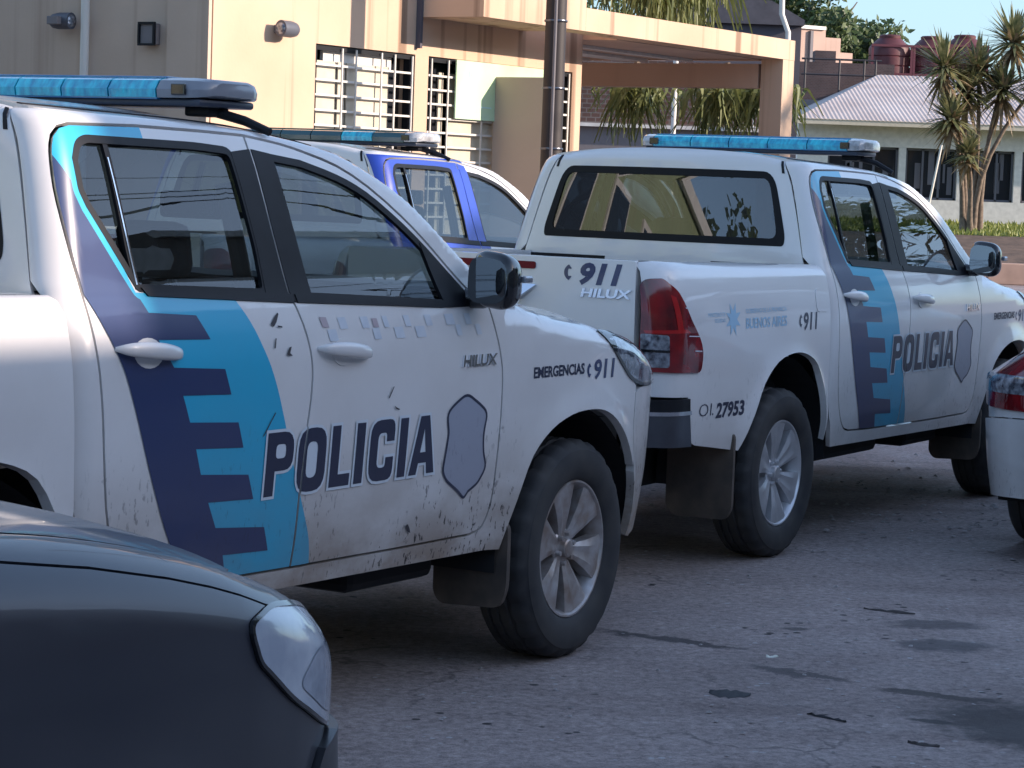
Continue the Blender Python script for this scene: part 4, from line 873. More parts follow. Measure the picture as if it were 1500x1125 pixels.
def make_pickup(name, T, label, o):
    """o: options - livery, lettering shift, light bar place, window glass"""
    root = empty(name, (T[0], T[1], 0), T[2], label, 'police pickup', 'police pickups parked along the street')
    W = o.get('paint', MT['white']); GL = MT['glass']; liv = o['livery']; dz = o.get('dz', 0.0); dx = o.get('dx', 0.0)
    gap = .0045; PC = MT['black'] if liv == 'teal' else MT['blue_film']
    for sd in (1, -1):
        sg = -sd                                       # y sign of this side
        right = sd == 1
        # cab side: roof rail, pillars and rocker, with both door openings
        outer = [(.375, 1.34), (.40, 1.30), (.42, 1.0), (.455, .77), (.50, .60), (.545, .50), (.575, .455), (2.50, .437), (2.515, .50)] \
            + [(2.55, .60), (2.55, 1.20), (2.60, 1.256)] + [(x, float(ze_f(x)) - .0015) for x in list(np.arange(2.56, 1.2, -.012)) + [1.1, .9, .7, .577, .52, .47, .43]] + [(.425, 1.70)]
        outer = ccw(outer)
        whole = ccw(RSHUT + [(1.0, .512), (1.417, .505), (2.0, .500)] + FSHUT[::-1] + DTOP_F[::-1][1:] + DTOP_R[::-1][1:])
        panel('cab_side', [outer, offset(whole, gap)[::-1]], cmap_, W, root, (.03, .0175), flange=.02, side=sd)
        panel('door_opening', [offset(whole, -.004), offset(R_DLO, .05)[::-1], offset(F_DLO, .045)[::-1]], dmap, MT['inner'], root, (.08, .06), off=-.022, side=sd)
        # doors
        rd = panel('rear_door', [offset(REAR_DOOR, -gap), R_DLO[::-1]], dmap, W, root, (.025, .05), flange=.018, side=sd)
        fd = panel('front_door', [offset(FRONT_DOOR, -gap), F_DLO[::-1]], dmap, W, root, (.025, .05), flange=.018, side=sd)
        RD, FD = offset(REAR_DOOR, -gap), offset(FRONT_DOOR, -gap)
        panel('window_glass', [offset(R_DLO, .006)], dmap, o.get('rear_glass', GL), rd, (.06, .05), off=-.010, side=sd)
        gf = ccw([p for p in offset(F_DLO, .006)])
        panel('window_glass', [gf], dmap, GL, fd, (.06, .05), off=-.010, side=sd)
        # black weather strips, pillar covers, belt mouldings
        panel('window_seal', [offset(R_DLO, .009), offset(R_DLO, -.012)[::-1]], dmap, MT['black'], rd, (.08, .06), off=.0022, flange=.012, side=sd)
        panel('window_seal', [offset(F_DLO, .009), offset(F_DLO, -.012)[::-1]], dmap, MT['black'], fd, (.08, .06), off=.0022, flange=.012, side=sd)
        panel('pillar_cover', [ccw([(1.247, 1.690), (1.338, 1.700), (1.36, 1.489), (1.389, 1.300), (1.405, 1.272), (1.286, 1.285), (1.283, 1.421)])], dmap, PC, rd, (.06, .05), off=.003, flange=.004, side=sd)
        panel('pillar_cover', [ccw([(1.347, 1.700), (1.430, 1.690), (1.46, 1.50), (1.497, 1.276), (1.416, 1.270), (1.398, 1.30), (1.370, 1.489)])], dmap, PC, fd, (.06, .05), off=.003, flange=.004, side=sd)
        panel('divider_bar', [ccw([(.700, 1.708), (.719, 1.708), (.732, 1.43), (.742, 1.318), (.722, 1.318), (.711, 1.43)])], dmap, MT['black'], rd, (.06, .05), off=.0005, flange=.01, side=sd)
        panel('divider_bead', [ccw([(.704, 1.66), (.708, 1.66), (.726, 1.40), (.733, 1.33), (.727, 1.33), (.721, 1.40)])], dmap, MT['chrome'], rd, (.06, .05), off=.003, flange=.003, side=sd)
        panel('belt_moulding', [ccw([(.742, 1.322), (1.405, 1.293), (1.408, 1.268), (.765, 1.299)])], dmap, MT['black'], rd, (.08, .05), off=.006, flange=.012, side=sd)
        panel('belt_moulding', [ccw([(1.418, 1.292), (1.875, 1.272), (2.18, 1.258), (2.36, 1.252), (2.385, 1.236), (2.18, 1.236), (1.875, 1.250), (1.424, 1.268)])], dmap, MT['black'], fd, (.08, .05), off=.006, flange=.012, side=sd)
        panel('mirror_sail', [ccw([(2.125, 1.436), (2.235, 1.357), (2.345, 1.272), (2.365, 1.246), (2.20, 1.250)])], dmap, MT['black'], fd, (.06, .05), off=.004, flange=.012, side=sd)
        # handles
        for door, hx, hz, ang in ((rd, .728, 1.157, -.09), (fd, 1.622, 1.125, -.09)):
            cup = [(hx + .060 * math.cos(a), hz - .004 + .040 * math.sin(a)) for a in np.linspace(0, 2 * math.pi, 20, endpoint=False)]
            panel('handle_cup', [cup], dmap, W, door, (.03, .03), off=.0035, flange=.004, side=sd)
            m = MB(); rows = []
            for k in range(13):
                t = k / 12; x = hx - .132 + .264 * t; e = math.sin(math.pi * min(1, max(0, t))) ** .35 if 0 < t < 1 else 0.12
                z = hz + ang * (x - hx) + .004 * math.sin(math.pi * t); y0 = float(wb(np.array(x), np.array(z)))
                bow = .020 + .022 * math.sin(math.pi * t) ** .6 if 0 < t < 1 else .012
                hh = .024 * max(.25, e); ring = []
                for j in range(10):
                    a = 2 * math.pi * j / 10; ring.append((x, sg * (y0 + bow - .008 + .013 * max(.3, e) * math.cos(a)), z + hh * math.sin(a)))
                rows.append(ring)
            vs = [v for r_ in rows for v in r_]; fs = [(i * 10 + j, i * 10 + (j + 1) % 10, (i + 1) * 10 + (j + 1) % 10, (i + 1) * 10 + j) for i in range(12) for j in range(10)]
            fs += [tuple(range(10))[::-1], tuple(range(120, 130))]; m.faces(vs, fs); m.build('handle', W, door, smooth=60)
        # livery
        res = (.025, .05)
        if liv == 'teal':
            panel('teal_band', [ccw(TEAL)], dmap, MT['teal'], rd, res, off=.0014, side=sd, clip_in=[RD], clip_out=[offset(R_DLO, .004)])
            panel('navy_comb', [ccw(NAVY)], dmap, MT['navy'], rd, res, off=.0026, side=sd, clip_in=[RD], clip_out=[offset(R_DLO, .03)])
            panel('teal_band', [ccw(TEAL)], dmap, MT['teal'], fd, res, off=.0014, side=sd, clip_in=[FD])
            if o.get('checker'):
                rc = random.Random(7)
                for i in range(16):
                    for j in range(2):
                        if (i + j) % 2 or rc.random() > .2 + .05 * i: continue
                        x = 1.50 + .058 * i; z = 1.206 - .034 * j - .0005 * i; s_ = .017; k_ = rc.uniform(.45, 1)
                        panel('checker_square', [[(x, z - s_), (x + .054 * k_, z - s_), (x + .054 * k_ - .010, z + s_), (x - .010, z + s_)]], dmap, MT['check1'], fd, (.2, .2), off=.0016, side=sd, clip_in=[FD])
                panel('checker_patch', [[(1.527, 1.196), (1.560, 1.194), (1.550, 1.224), (1.517, 1.226)]], dmap, MT['check2'], fd, (.2, .2), off=.0020, side=sd)
                panel('checker_patch', [[(1.790, 1.188), (1.818, 1.187), (1.810, 1.214), (1.782, 1.215)]], dmap, MT['check2'], fd, (.2, .2), off=.0020, side=sd)
        else:
            panel('blue_band', [ccw([(.44, 1.20), (1.30, 1.20), (1.42, 1.752), (.44, 1.762)])], cmap_, MT['blue_film'], root, (.03, .0175), off=.002, side=sd, clip_out=[offset(whole, gap)])
            panel('blue_band', [ccw([(.40, 1.80), (1.45, 1.80), (1.48, .45), (.40, .45)])], dmap, MT['blue_film'], rd, res, off=.0014, side=sd, clip_in=[RD], clip_out=[offset(R_DLO, .004)])
            panel('blue_band', [ccw([(1.33, 1.735), (1.42, 1.72), (1.45, 1.64), (1.55, 1.2), (1.60, .45), (1.33, .45)])], dmap, MT['blue_film'], fd, res, off=.0010, side=sd, clip_in=[FD], clip_out=[offset(F_DLO, .004)])
        if right and o.get('checker'):
            for door, pts in ((rd, [(1.268, 1.208), (1.300, 1.236), (1.322, 1.250), (1.328, 1.244), (1.306, 1.214), (1.283, 1.196)]), (rd, [(1.302, 1.209), (1.332, 1.205), (1.332, 1.199), (1.303, 1.203)]), (rd, [(1.276, 1.140), (1.290, 1.178), (1.297, 1.177), (1.284, 1.139)]), (rd, [(1.330, 1.124), (1.350, 1.150), (1.366, 1.153), (1.352, 1.128), (1.368, 1.117), (1.345, 1.117)]),
                (rd, [(1.215, .889), (1.290, .978), (1.295, .976), (1.221, .888)]), (fd, [(1.848, .969), (1.884, 1.015), (1.889, 1.013), (1.856, .968)]), (fd, [(1.880, .953), (1.900, .944), (1.924, .936), (1.918, .932), (1.896, .938)]), (fd, [(1.995, .575), (2.015, .548), (2.043, .538), (2.030, .560), (2.012, .580)])):
                c_ = np.mean(pts, 0); panel('scratch', [ccw([tuple(c_ + (np.array(p) - c_) * .72) for p in pts])], dmap, MT['scratch'], door, (.2, .2), off=.0040)
        if right and liv == 'teal':
            ls = letters(dx * .4, dz)
            for door, DP in ((rd, RD), (fd, FD)):
                back = [[offset(l[0], .0085)] for l in ls]; front = [[ccw(l[0])] + [h[::-1] if area2(h) > 0 else h for h in l[1:]] for l in ls]
                if door is rd: back, front = back[:2], front[:2]
                panel('lettering_outline', None, dmap, MT['outline'], door, (.025, .05), off=.0036, islands=back, clip_in=[DP])
                panel('lettering', None, dmap, MT['ink'], door, (.025, .05), off=.0044, islands=front, clip_in=[DP])
            sh = [(x + dx, z + dz) for x, z in SHIELD]
            bd = panel('badge_shield', [ccw(sh)], dmap, MT['shield'], fd, (.06, .06), off=.0016)
            panel('badge_outline', [offset(sh, .003), offset(sh, -.006)[::-1]], dmap, MT['ink'], fd, (.06, .06), off=.0024)
            panel('chrome_lettering', None, dmap, MT['chrome'], fd, (.06, .06), off=.007, flange=.006, tris=text_tris('HILUX', 2.271, 2.480, 1.048, 1.085, .025, .15))
        # fender
        fpoly = ccw([(2.506, .437)] + F_ARCH[:31] + [(3.492, .66), (3.505, .80), (3.508, .925)]
                    + [(3.44, .965), (3.34, 1.035), (3.27, 1.090)] + [(x, float(zt_f(x)) - .002) for x in np.arange(3.23, 2.5, -.012)]
                    + [(2.47, 1.268)] + [(x + .008, z) for x, z in FSHUT[:-3]])
        fen = panel('fender', [fpoly], fmap, W, root, (.045, .035), flange=.03, side=sd)
        if right and liv == 'teal':
            panel('lettering', None, fmap, MT['ink'], fen, (.06, .06), off=.0015, tris=text_tris('EMERGENCIAS', 2.722, 3.066, .990, 1.028, .03))
            panel('phone_number', None, fmap, MT['navy'], fen, (.06, .06), off=.0015, tris=text_tris('911', 3.140, 3.300, .966, 1.036, .028, .12))
            panel('phone_mark', [ccw(phone_icon(3.085, .972, .056))], fmap, MT['navy'], fen, (.06, .06), off=.0015)
        # headlight wraps the corner
        hl = ccw(fillet([(3.225, 1.128), (3.33, 1.032), (3.44, .955), (3.56, .925), (3.75, .920), (3.98, .915), (4.02, .945), (3.90, .972), (3.75, 1.018), (3.60, 1.060), (3.45, 1.095), (3.33, 1.118)], [.01, .03, .05, .03, 0, .02, .02, 0, 0, 0, .02, .01]))
        hdl = panel('headlight', [hl], fmap, MT['clear_lens'], root, (.03, .02), off=.004, flange=.02, side=sd)
        panel('headlight_rim', [offset(hl, .004), offset(hl, -.008)[::-1]], fmap, MT['gloss_black'], hdl, (.05, .03), off=.0052, flange=.02, side=sd)
        # bumper corner
        panel('front_bumper', [ccw(F_ARCH[31:] + [(3.62, .362), (3.80, .365), (4.04, .40), (4.04, .908), (3.75, .912), (3.56, .917), (3.515, .90), (3.512, .80), (3.498, .66), (3.50, .615)])], fmap, W, root, (.03, .04), flange=.03, side=sd)
        # wheel wells
        for cx, rr in ((3.085, .50), (0.0, .535)):
            m = MB(); vs = []; n = 26
            for k in range(n + 1):
                a = rad(2 + 182 * k / n); vs += [(cx + rr * math.cos(a), sg * (float(wb(np.array(cx + rr * math.cos(a)), np.array(.6))) - .035), .385 + rr * .97 * math.sin(a)), (cx + rr * math.cos(a), sg * .50, .385 + rr * .97 * math.sin(a))]
            fs = [(2 * k, 2 * k + 1, 2 * k + 3, 2 * k + 2) for k in range(n)]; vs.append((cx, sg * .50, .385)); c = len(vs) - 1
            fs += [(2 * k + 1, c, 2 * k + 3) for k in range(n)]; m.faces(vs, fs); m.build('wheel_well', MT['inner'], root)
        # mud flaps
        m = MB(); m.prism(fillet([(sg * .60, .52), (sg * .885, .52), (sg * .885, .30), (sg * .86, .235), (sg * .63, .225), (sg * .60, .26)], .03), 2.600, 2.620, (1, 2, 0))
        m.build('mud_flap', MT['mudflap'], root)
        m = MB(); m.prism(fillet([(sg * .56, .60), (sg * .875, .60), (sg * .875, .27), (sg * .85, .222), (sg * .60, .218), (sg * .56, .26)], .03), -.555, -.535, (1, 2, 0))
        m.build('mud_flap', MT['mudflap'], root)
        # bed side
        bp = ccw([(.428, .50)] + R_ARCH[4:] + [(-.90, .570), (-.955, .590), (-.985, .640), (-1.005, .778), (-1.277, .786), (-1.279, 1.0), (-1.255, 1.22), (-1.24, 1.330)]
                 + [(x, float(zt_bed(x)) - .0005) for x in (-1.15, -1.0, -.7, -.3, 0, .25, .426)] + [(.427, 1.06), (.440, .78)])
        bed = panel('bed_side', [bp], bmap, W, root, (.045, .035), flange=.03, side=sd)
        rail = MB(); vs = []; xs = [(-1.19, -.115), (-1.13, -.075), (-1.05, -.05), (-.5, -.05), (.0, -.05), (.42, -.05)]
        for x, dd in xs:
            yy = float(wb(np.array(max(x, -1.05)), np.array(1.33))) + dd; z = float(zt_bed(x)); vs += [(x, sg * yy, z), (x, sg * .70, z), (x, sg * .69, .86)]
        rail.faces(vs, [(3 * i + j, 3 * i + j + 1, 3 * i + j + 4, 3 * i + j + 3) for i in range(len(xs) - 1) for j in (0, 1)]); rail.build('bed_rail', W, root)
        # tail lights
        TL = ccw(fillet([(-1.257, 1.262), (-1.16, 1.266), (-1.10, 1.217), (-1.024, 1.103), (-.935, 1.008), (-.912, .955), (-.923, .878), (-1.268, .888), (-1.277, 1.0)], [.01, .04, .03, .05, .03, .02, .02, .01, .05]))
        tl = panel('tail_light', [TL], bmap, MT['red_lens'], bed, (.03, .03), off=.010, flange=.02, side=sd)
        panel('reversing_lamp', [fillet([(-1.268, .905), (-1.150, .905), (-1.156, 1.036), (-1.272, 1.042)], .012)], bmap, MT['clear_lens'], tl, (.03, .03), off=.0125, flange=.006, side=sd)
        panel('lamp_bar', [ccw([(-1.266, .968), (-1.153, .966), (-1.153, .976), (-1.266, .978)])], bmap, MT['gloss_black'], tl, (.03, .03), off=.0145, side=sd)
        panel('brake_lamp', [ccw([(-1.14, 1.20), (-1.115, 1.19), (-1.085, 1.06), (-1.115, 1.05)])], bmap, MT['red_bright'], tl, (.03, .03), off=.0115, side=sd)
        panel('brake_lamp', [ccw([(-1.26, 1.055), (-1.06, 1.06), (-1.03, 1.045), (-1.25, 1.043)])], bmap, MT['red_bright'], tl, (.03, .03), off=.0116, side=sd)
        for zz, xa, xb in ((1.145, -1.068, -1.025), (1.03, -1.045, -.955), (.968, -.99, -.93)):
            panel('lens_line', [ccw([(xa, zz), (xb, zz - .003), (xb, zz + .001), (xa, zz + .004)])], bmap, MT['outline'], tl, (.03, .03), off=.0118, side=sd)
        if right and o.get('bed_text'):
            panel('fuel_flap', [fillet([(.262, 1.098), (.402, 1.098), (.402, 1.205), (.262, 1.205)], .035)], bmap, W, bed, (.04, .04), off=.003, flange=.005)
            panel('fleet_number', None, bmap, MT['ink'], bed, (.06, .06), off=.0015, islands=None, tris=join_tris(text_tris('O', -.898, -.815, .690, .742, -.012), text_tris('I.', -.795, -.765, .690, .741, 0), text_tris('27953', -.740, -.472, .672, .740, .035, .05)))
            panel('phone_number', None, bmap, MT['ink'], bed, (.06, .06), off=.0015, tris=text_tris('911', .115, .270, 1.018, 1.100, .026, .12))
            panel('phone_mark', [ccw(phone_icon(.062, 1.030, .065))], bmap, MT['ink'], bed, (.06, .06), off=.0015)
            panel('province_lettering', None, bmap, MT['faint'], bed, (.06, .06), off=.0015, tris=join_tris(text_tris('BUENOS AIRES', -.500, -.075, 1.046, 1.092, .02), text_tris('GOBIERNO DE LA PROVINCIA', -.500, -.075, 1.112, 1.131, 0)))
            panel('ministry_lettering', None, bmap, MT['faint'], bed, (.06, .06), off=.0015, tris=join_tris(text_tris('MINISTERIO DE', -.86, -.70, 1.105, 1.122, 0), text_tris('SEGURIDAD', -.80, -.70, 1.080, 1.096, 0)))
            st = [(-.625 + (.075 if k % 2 else .035) * math.cos(k * math.pi / 8), 1.09 + (.075 if k % 2 else .035) * math.sin(k * math.pi / 8)) for k in range(16)]
            panel('sun_emblem', [ccw(st)], bmap, MT['faint'], bed, (.06, .06), off=.0015)
        # mirror
        m = MB(); b = bmesh.new(); bmesh.ops.create_uvsphere(b, u_segments=28, v_segments=18, radius=1.0)
        for v in b.verts:
            x, y, z = v.co; e = .62
            y = math.copysign(abs(y) ** e, y); z = math.copysign(abs(z) ** e, z)
            fx = .10 * x if x > 0 else .035 * x
            v.co = Vector((2.335 + fx - .02 * y * 1, sg * (.958 + .088 * y), 1.325 + .090 * z - .008 * y))
        m._merge(b); m.tube([(2.36, sg * .84, 1.262), (2.37, sg * .90, 1.258), (2.37, sg * .955, 1.275)], [.034, .028, .026], 10)
        mir = m.build('side_mirror', MT['gloss_black'], root, smooth=50)
        g = MB(); pr = fillet([(sg * .884, 1.250), (sg * 1.028, 1.254), (sg * 1.030, 1.388), (sg * .889, 1.402)], .05)
        g.prism(pr, 2.294, 2.300, (1, 2, 0)); g.build('mirror_glass', MT['mirror'], mir)
        m = MB(); m.box((2.40, sg * 1.040, 1.33), (.05, .02, .022), bev=.006); m.build('turn_lamp', MT['clear_lens'], mir)
        # wheels
        make_wheel(root, 3.085, sg * .745, sd, MT, o.get('steer', 0.0), o.get('rim')); make_wheel(root, 0.0, sg * .745, sd, MT, 0, o.get('rim'))
        # front seat
        m = MB(); m.box((1.75, sg * .38, .66), (.52, .50, .16), bev=.05); m.box((1.46, sg * .38, .98), (.14, .48, .62), Matrix.Rotation(rad(-14), 4, 'Y'), bev=.06)
        st_ = m.build('front_seat', MT['seat'], root, smooth=40)
        m = MB(); m.box((1.36, sg * .38, 1.40), (.09, .25, .17), Matrix.Rotation(rad(-10), 4, 'Y'), bev=.04); m.tube([(1.38, sg * .38 - .06, 1.25), (1.37, sg * .38 - .06, 1.34)], .007); m.tube([(1.38, sg * .38 + .06, 1.25), (1.37, sg * .38 + .06, 1.34)], .007)
        m.build('headrest', MT['seat'], st_, smooth=40)
        m = MB(); m.tube([(1.28, sg * .69, 1.60), (1.32, sg * .72, 1.40), (1.36, sg * .74, 1.20), (1.40, sg * .74, .9)], .026, 8); m.build('seat_belt', MT['trim_grey'], root)
    # centre pieces
    hp = [(2.64, -1)] + [(2.64, v) for v in (-.5, 0, .5)] + [(2.64, 1)] + [(float(x), 1) for x in np.arange(2.66, 3.85, .015)] + [(3.86, 1), (3.97, .93), (4.0, .8)] + [(4.01, 0)] + [(4.0, -.8), (3.97, -.93), (3.86, -1)] + [(float(x), -1) for x in np.arange(3.85, 2.65, -.015)]
    panel('hood', [ccw(hp)], hoodmap, W, root, (.06, .07), flange=.02)
    wt = float(wb(np.array(.577), np.array(1.782))); cnr = []
    for k in range(9):
        th = math.pi / 2 * k / 8; vv = (wt - .03 * math.cos(th) - CB * (1 - math.cos(th))) / (wt - .0295)
        xx = .577 - CA * math.sin(th) + .03 * math.sin(th); cnr.append((xx + .035 * (1 - vv * vv), vv))
    # the rear panel bows back by the same amount, so the two edges meet
    rp = [(1.78, -1)] + [(x, -v) for x, v in cnr] + [(cnr[-1][0] + 0 * t, t * cnr[-1][1]) for t in (-.6, -.2, .2, .6)] + cnr[::-1] + [(1.78, 1), (1.80, 0)]
    panel('roof', [ccw(rp)], roofmap, W, root, (.06, .06), flange=.02)
    for s_ in (-1, 1):
        panel('roof_moulding', [ccw([(.535, s_ * .890), (1.74, s_ * .905), (1.74, s_ * .930), (.535, s_ * .915)])], roofmap, MT['black'], root, (.06, .06), off=.003, flange=.004)
        panel('roof_moulding', [ccw([(s_ * .955, 1.722), (s_ * .975, 1.722), (s_ * .995, 1.776), (s_ * .975, 1.776)])], rearmap, MT['black'], root, (.05, .02), off=.003, flange=.004)
    panel('headliner', [ccw([(.56, -.93), (1.72, -.93), (1.72, .93), (.56, .93)])], roofmap, MT['headliner'], root, (.12, .12), off=-.055)
    RW = fillet([(-.885, 1.385), (.885, 1.385), (.90, 1.43), (.885, 1.725), (-.885, 1.725), (-.90, 1.43)], [.07, .07, .03, .07, .07, .03], 5)
    cr = panel('cab_rear', [[(-1, 1.20), (1, 1.20), (1, 1.45), (1, 1.7815), (-1, 1.7815), (-1, 1.45)], offset(RW, -.002)[::-1]], rearmap, W, root, (.06, .035), flange=.012)
    rw = panel('rear_window', [RW], rearmap, MT['glass_rear'], root, (.06, .04), off=-.004)
    panel('window_border', [offset(RW, .002), fillet([(-.845, 1.418), (.845, 1.418), (.842, 1.697), (-.842, 1.697)], .05)[::-1]], rearmap, MT['border'], rw, (.06, .04), off=.0015)
    ws = panel('windscreen', [[(-1, 0), (1, 0), (1, 1), (-1, 1)]], wsmap, MT['glass'], root, (.08, .08), off=0)
    panel('screen_border', [[(-1, 0), (1, 0), (1, 1), (-1, 1)], [(-.93, .94), (.93, .94), (.93, .07), (-.93, .07)]], wsmap, MT['gloss_black'], ws, (.08, .08), off=.002)
    m = MB(); m.faces([(2.58, -.80, 1.215), (2.76, -.74, 1.225), (2.96, 0, 1.245), (2.76, .74, 1.225), (2.58, .80, 1.215), (2.40, 0, 1.2)], [(0, 1, 2, 5), (5, 2, 3, 4)]); m.build('cowl', MT['black'], root)
    # front: bumper centre and grille
    m = MB()
    def front(y, z): return 4.045 + .075 * (1 - (y / .5) ** 2) - .04 * abs(z - .62)
    ys = np.linspace(-.50, .50, 13); zs = [.36, .45, .55, .62, .70, .80, .905]
    m.faces([(front(y, z), y, z) for z in zs for y in ys], [(j * 13 + i, j * 13 + i + 1, (j + 1) * 13 + i + 1, (j + 1) * 13 + i) for j in range(6) for i in range(12)])
    fb = m.build('front_bumper', W, root, smooth=40)
    m = MB()
    for k in range(5): m.tube([(front(y, .70 + .045 * k) + .012, y, .70 + .045 * k) for y in np.linspace(-.44, .44, 9)], .012, 6)
    m.build('grille', MT['gloss_black'], root, smooth=40)
    # bed, tailgate, rear bumper
    m = MB(); m.faces([(-1.17, -.69, .86), (.40, -.69, .86), (.40, .69, .86), (-1.17, .69, .86), (.40, -.69, 1.30), (.40, .69, 1.30)], [(0, 1, 2, 3), (1, 4, 5, 2)]); m.build('bed_liner', MT['black'], root)
    tg = panel('tailgate', [fillet([(-.705, .80), (.705, .80), (.700, 1.333), (-.700, 1.333)], .012)], tgmap, W, root, (.06, .05), flange=.05)
    m = MB(); m.box((-1.175, 0, 1.331), (.05, 1.39, .008), bev=.003); m.build('tailgate_cap', W, tg)
    panel('stop_lamp', [fillet([(-.24, 1.281), (.24, 1.281), (.24, 1.311), (-.24, 1.311)], .012)], tgmap, MT['stop_lens'], tg, (.06, .05), off=.006, flange=.01)
    panel('tailgate_handle', [fillet([(-.17, 1.150), (.17, 1.150), (.25, 1.213), (-.25, 1.213)], .008)], lambda u, z: tgmap(u, z) - np.stack([(1.213 - z) * .45, 0 * u, 0 * u], 1), MT['chrome'], tg, (.06, .05), off=.012, flange=.014)
    if liv == 'teal':
        panel('phone_number', None, tgmap, MT['navy'], tg, (.06, .05), off=.0015, tris=text_tris('911', .445, .640, 1.224, 1.318, .045, .25))
        panel('phone_mark', [ccw(phone_icon(.372, 1.238, .072))], tgmap, MT['navy'], tg, (.06, .05), off=.0015)
        panel('chrome_lettering', None, tgmap, MT['chrome'], tg, (.06, .05), off=.007, flange=.006, tris=text_tris('HILUX', .455, .688, 1.176, 1.213, .03, .15))
    def bumpmap(u, z):
        p = bmap(u, np.full_like(z, .80)); p[:, 2] = z
        n = np.stack([np.clip((BX0 - u) / BL, 0, 1), 0 * u, 0 * u], 1); return p + np.stack([-.03 * n[:, 0], -.004 + 0 * u, 0 * u], 1)
    rb = empty('rear_bumper', (0, 0, 0)); rb.parent = root
    for sd in (1, -1):
        panel('step_pad', [ccw([(-1.002, .772), (-1.295, .772), (-1.295, .722), (-.998, .720)])], bumpmap, MT['black'], rb, (.03, .05), off=.006, flange=.04, side=sd)
        panel('bumper_edge', [ccw([(-.999, .722), (-1.295, .724), (-1.295, .708), (-.997, .706)])], bumpmap, MT['chrome'], rb, (.03, .05), off=.012, flange=.02, side=sd)
        panel('bumper_corner', [ccw([(-.996, .708), (-1.295, .710), (-1.295, .580), (-.975, .572)])], bumpmap, MT['steel'], rb, (.03, .05), off=.004, flange=.04, side=sd)
    m = MB(); m.box((-1.255, 0, .70), (.10, 1.42, .14), bev=.015); m.build('bumper_step', MT['black'], rb, smooth=40)
    # underside
    m = MB(); m.box((1.3, .42, .42), (4.9, .10, .16)); m.box((1.3, -.42, .42), (4.9, .10, .16)); m.box((1.55, 0, .49), (2.05, 1.60, .06)); m.box((3.55, 0, .50), (.7, 1.2, .25)); m.box((-.35, 0, .75), (1.5, 1.28, .12))
    m.lathe([(.001, -.62), (.05, -.6), (.05, -.14), (.13, -.06), (.13, .06), (.05, .14), (.05, .6), (.001, .62)], 16, c=(0, 0, .38)); m.lathe([(.001, -.62), (.04, -.6), (.04, .6), (.001, .62)], 12, c=(3.085, 0, .38))
    m.box((-.86, .15, .45), (.5, .75, .18), bev=.06); m.box((2.2, -.55, .40), (.5, .3, .12), bev=.03); m.box((1.1, -.62, .42), (.8, .22, .12), bev=.03)
    m.build('chassis', MT['inner'], root)
    # inside
    m = MB(); m.box((.88, 0, .68), (.50, 1.40, .16), bev=.05); m.box((.64, 0, .98), (.13, 1.40, .58), Matrix.Rotation(rad(-12), 4, 'Y'), bev=.05)
    for y in (-.42, .42): m.box((.575, y, 1.325), (.08, .26, .13), bev=.035)
    m.build('rear_seat', MT['seat'], root, smooth=40)
    m = MB(); m.box((2.50, 0, 1.02), (.42, 1.56, .34), bev=.09); m.box((2.36, .38, 1.18), (.22, .42, .10), bev=.04); m.box((1.9, 0, .72), (1.2, .22, .3), bev=.04); m.build('dashboard', MT['trim_grey'], root, smooth=40)
    m = MB(); R_ = Matrix.Rotation(rad(-62), 3, 'Y')
    m.tube([Vector((2.17, .38, 1.16)) + R_ @ Vector((.185 * math.cos(a), .185 * math.sin(a), 0)) for a in np.linspace(0, 2 * math.pi, 33)], .016, 8, cap=False)
    m.box((2.19, .38, 1.155), (.05, .15, .12), Matrix.Rotation(rad(-62 + 90), 4, 'Y'), bev=.02); m.tube([(2.18, .22, 1.16), (2.18, .54, 1.16)], .014); m.tube([(2.18, .38, 1.16), (2.42, .38, 1.04)], .03)
    m.build('steering_wheel', MT['black'], root, smooth=50)
    m = MB(); m.box((2.02, 0, 1.525), (.035, .25, .088), bev=.014); m.tube([(2.03, 0, 1.56), (2.07, 0, 1.66)], .012); rvm = m.build('rear_view_mirror', MT['black'], root, smooth=40)
    m = MB(); m.prism(fillet([(-.105, 1.492), (.105, 1.492), (.105, 1.558), (-.105, 1.558)], .02), 2.000, 2.0025, (1, 2, 0)); m.build('mirror_glass', MT['mirror'], rvm)
    # light bar across the roof
    bx, bz, hl_ = o.get('bar_x', 1.50), o.get('bar_z', 1.862), o.get('bar_half', .615)
    lb = MB(); lb.box((bx, 0, bz - .030), (.26, 2 * hl_ - .05, .022), bev=.008); lb = lb.build('light_bar', MT['bar_base'], root, smooth=40)
    sec = [(bx - .145, bz - .018), (bx - .150, bz + .006), (bx - .132, bz + .032), (bx - .10, bz + .041), (bx + .10, bz + .041), (bx + .132, bz + .032), (bx + .150, bz + .006), (bx + .145, bz - .018)]
    m = MB()
    for zz in (bz - .0195, bz + .0415): m.box((bx, 0, zz), (.285 if zz < bz else .20, 2 * hl_ - 2 * o.get('bar_cap', .17), .007), bev=.002)
    m.build('bar_rim', MT['bar_rim'] if liv == 'teal' else MT['bar_dark'], lb)
    ec = o.get('bar_cap', .17); nseg = 5
    lens_m = o.get('bar_mat', MT['bar_lens'])
    for k in range(nseg):
        a = -hl_ + ec + (2 * hl_ - 2 * ec) * k / nseg; b = -hl_ + ec + (2 * hl_ - 2 * ec) * (k + 1) / nseg
        m = MB(); m.prism(sec, a + .003, b - .003, (0, 2, 1)); m.build('bar_lens', MT['bar_lens'] if o.get('sunlit_seg') == k else lens_m, lb, smooth=30)
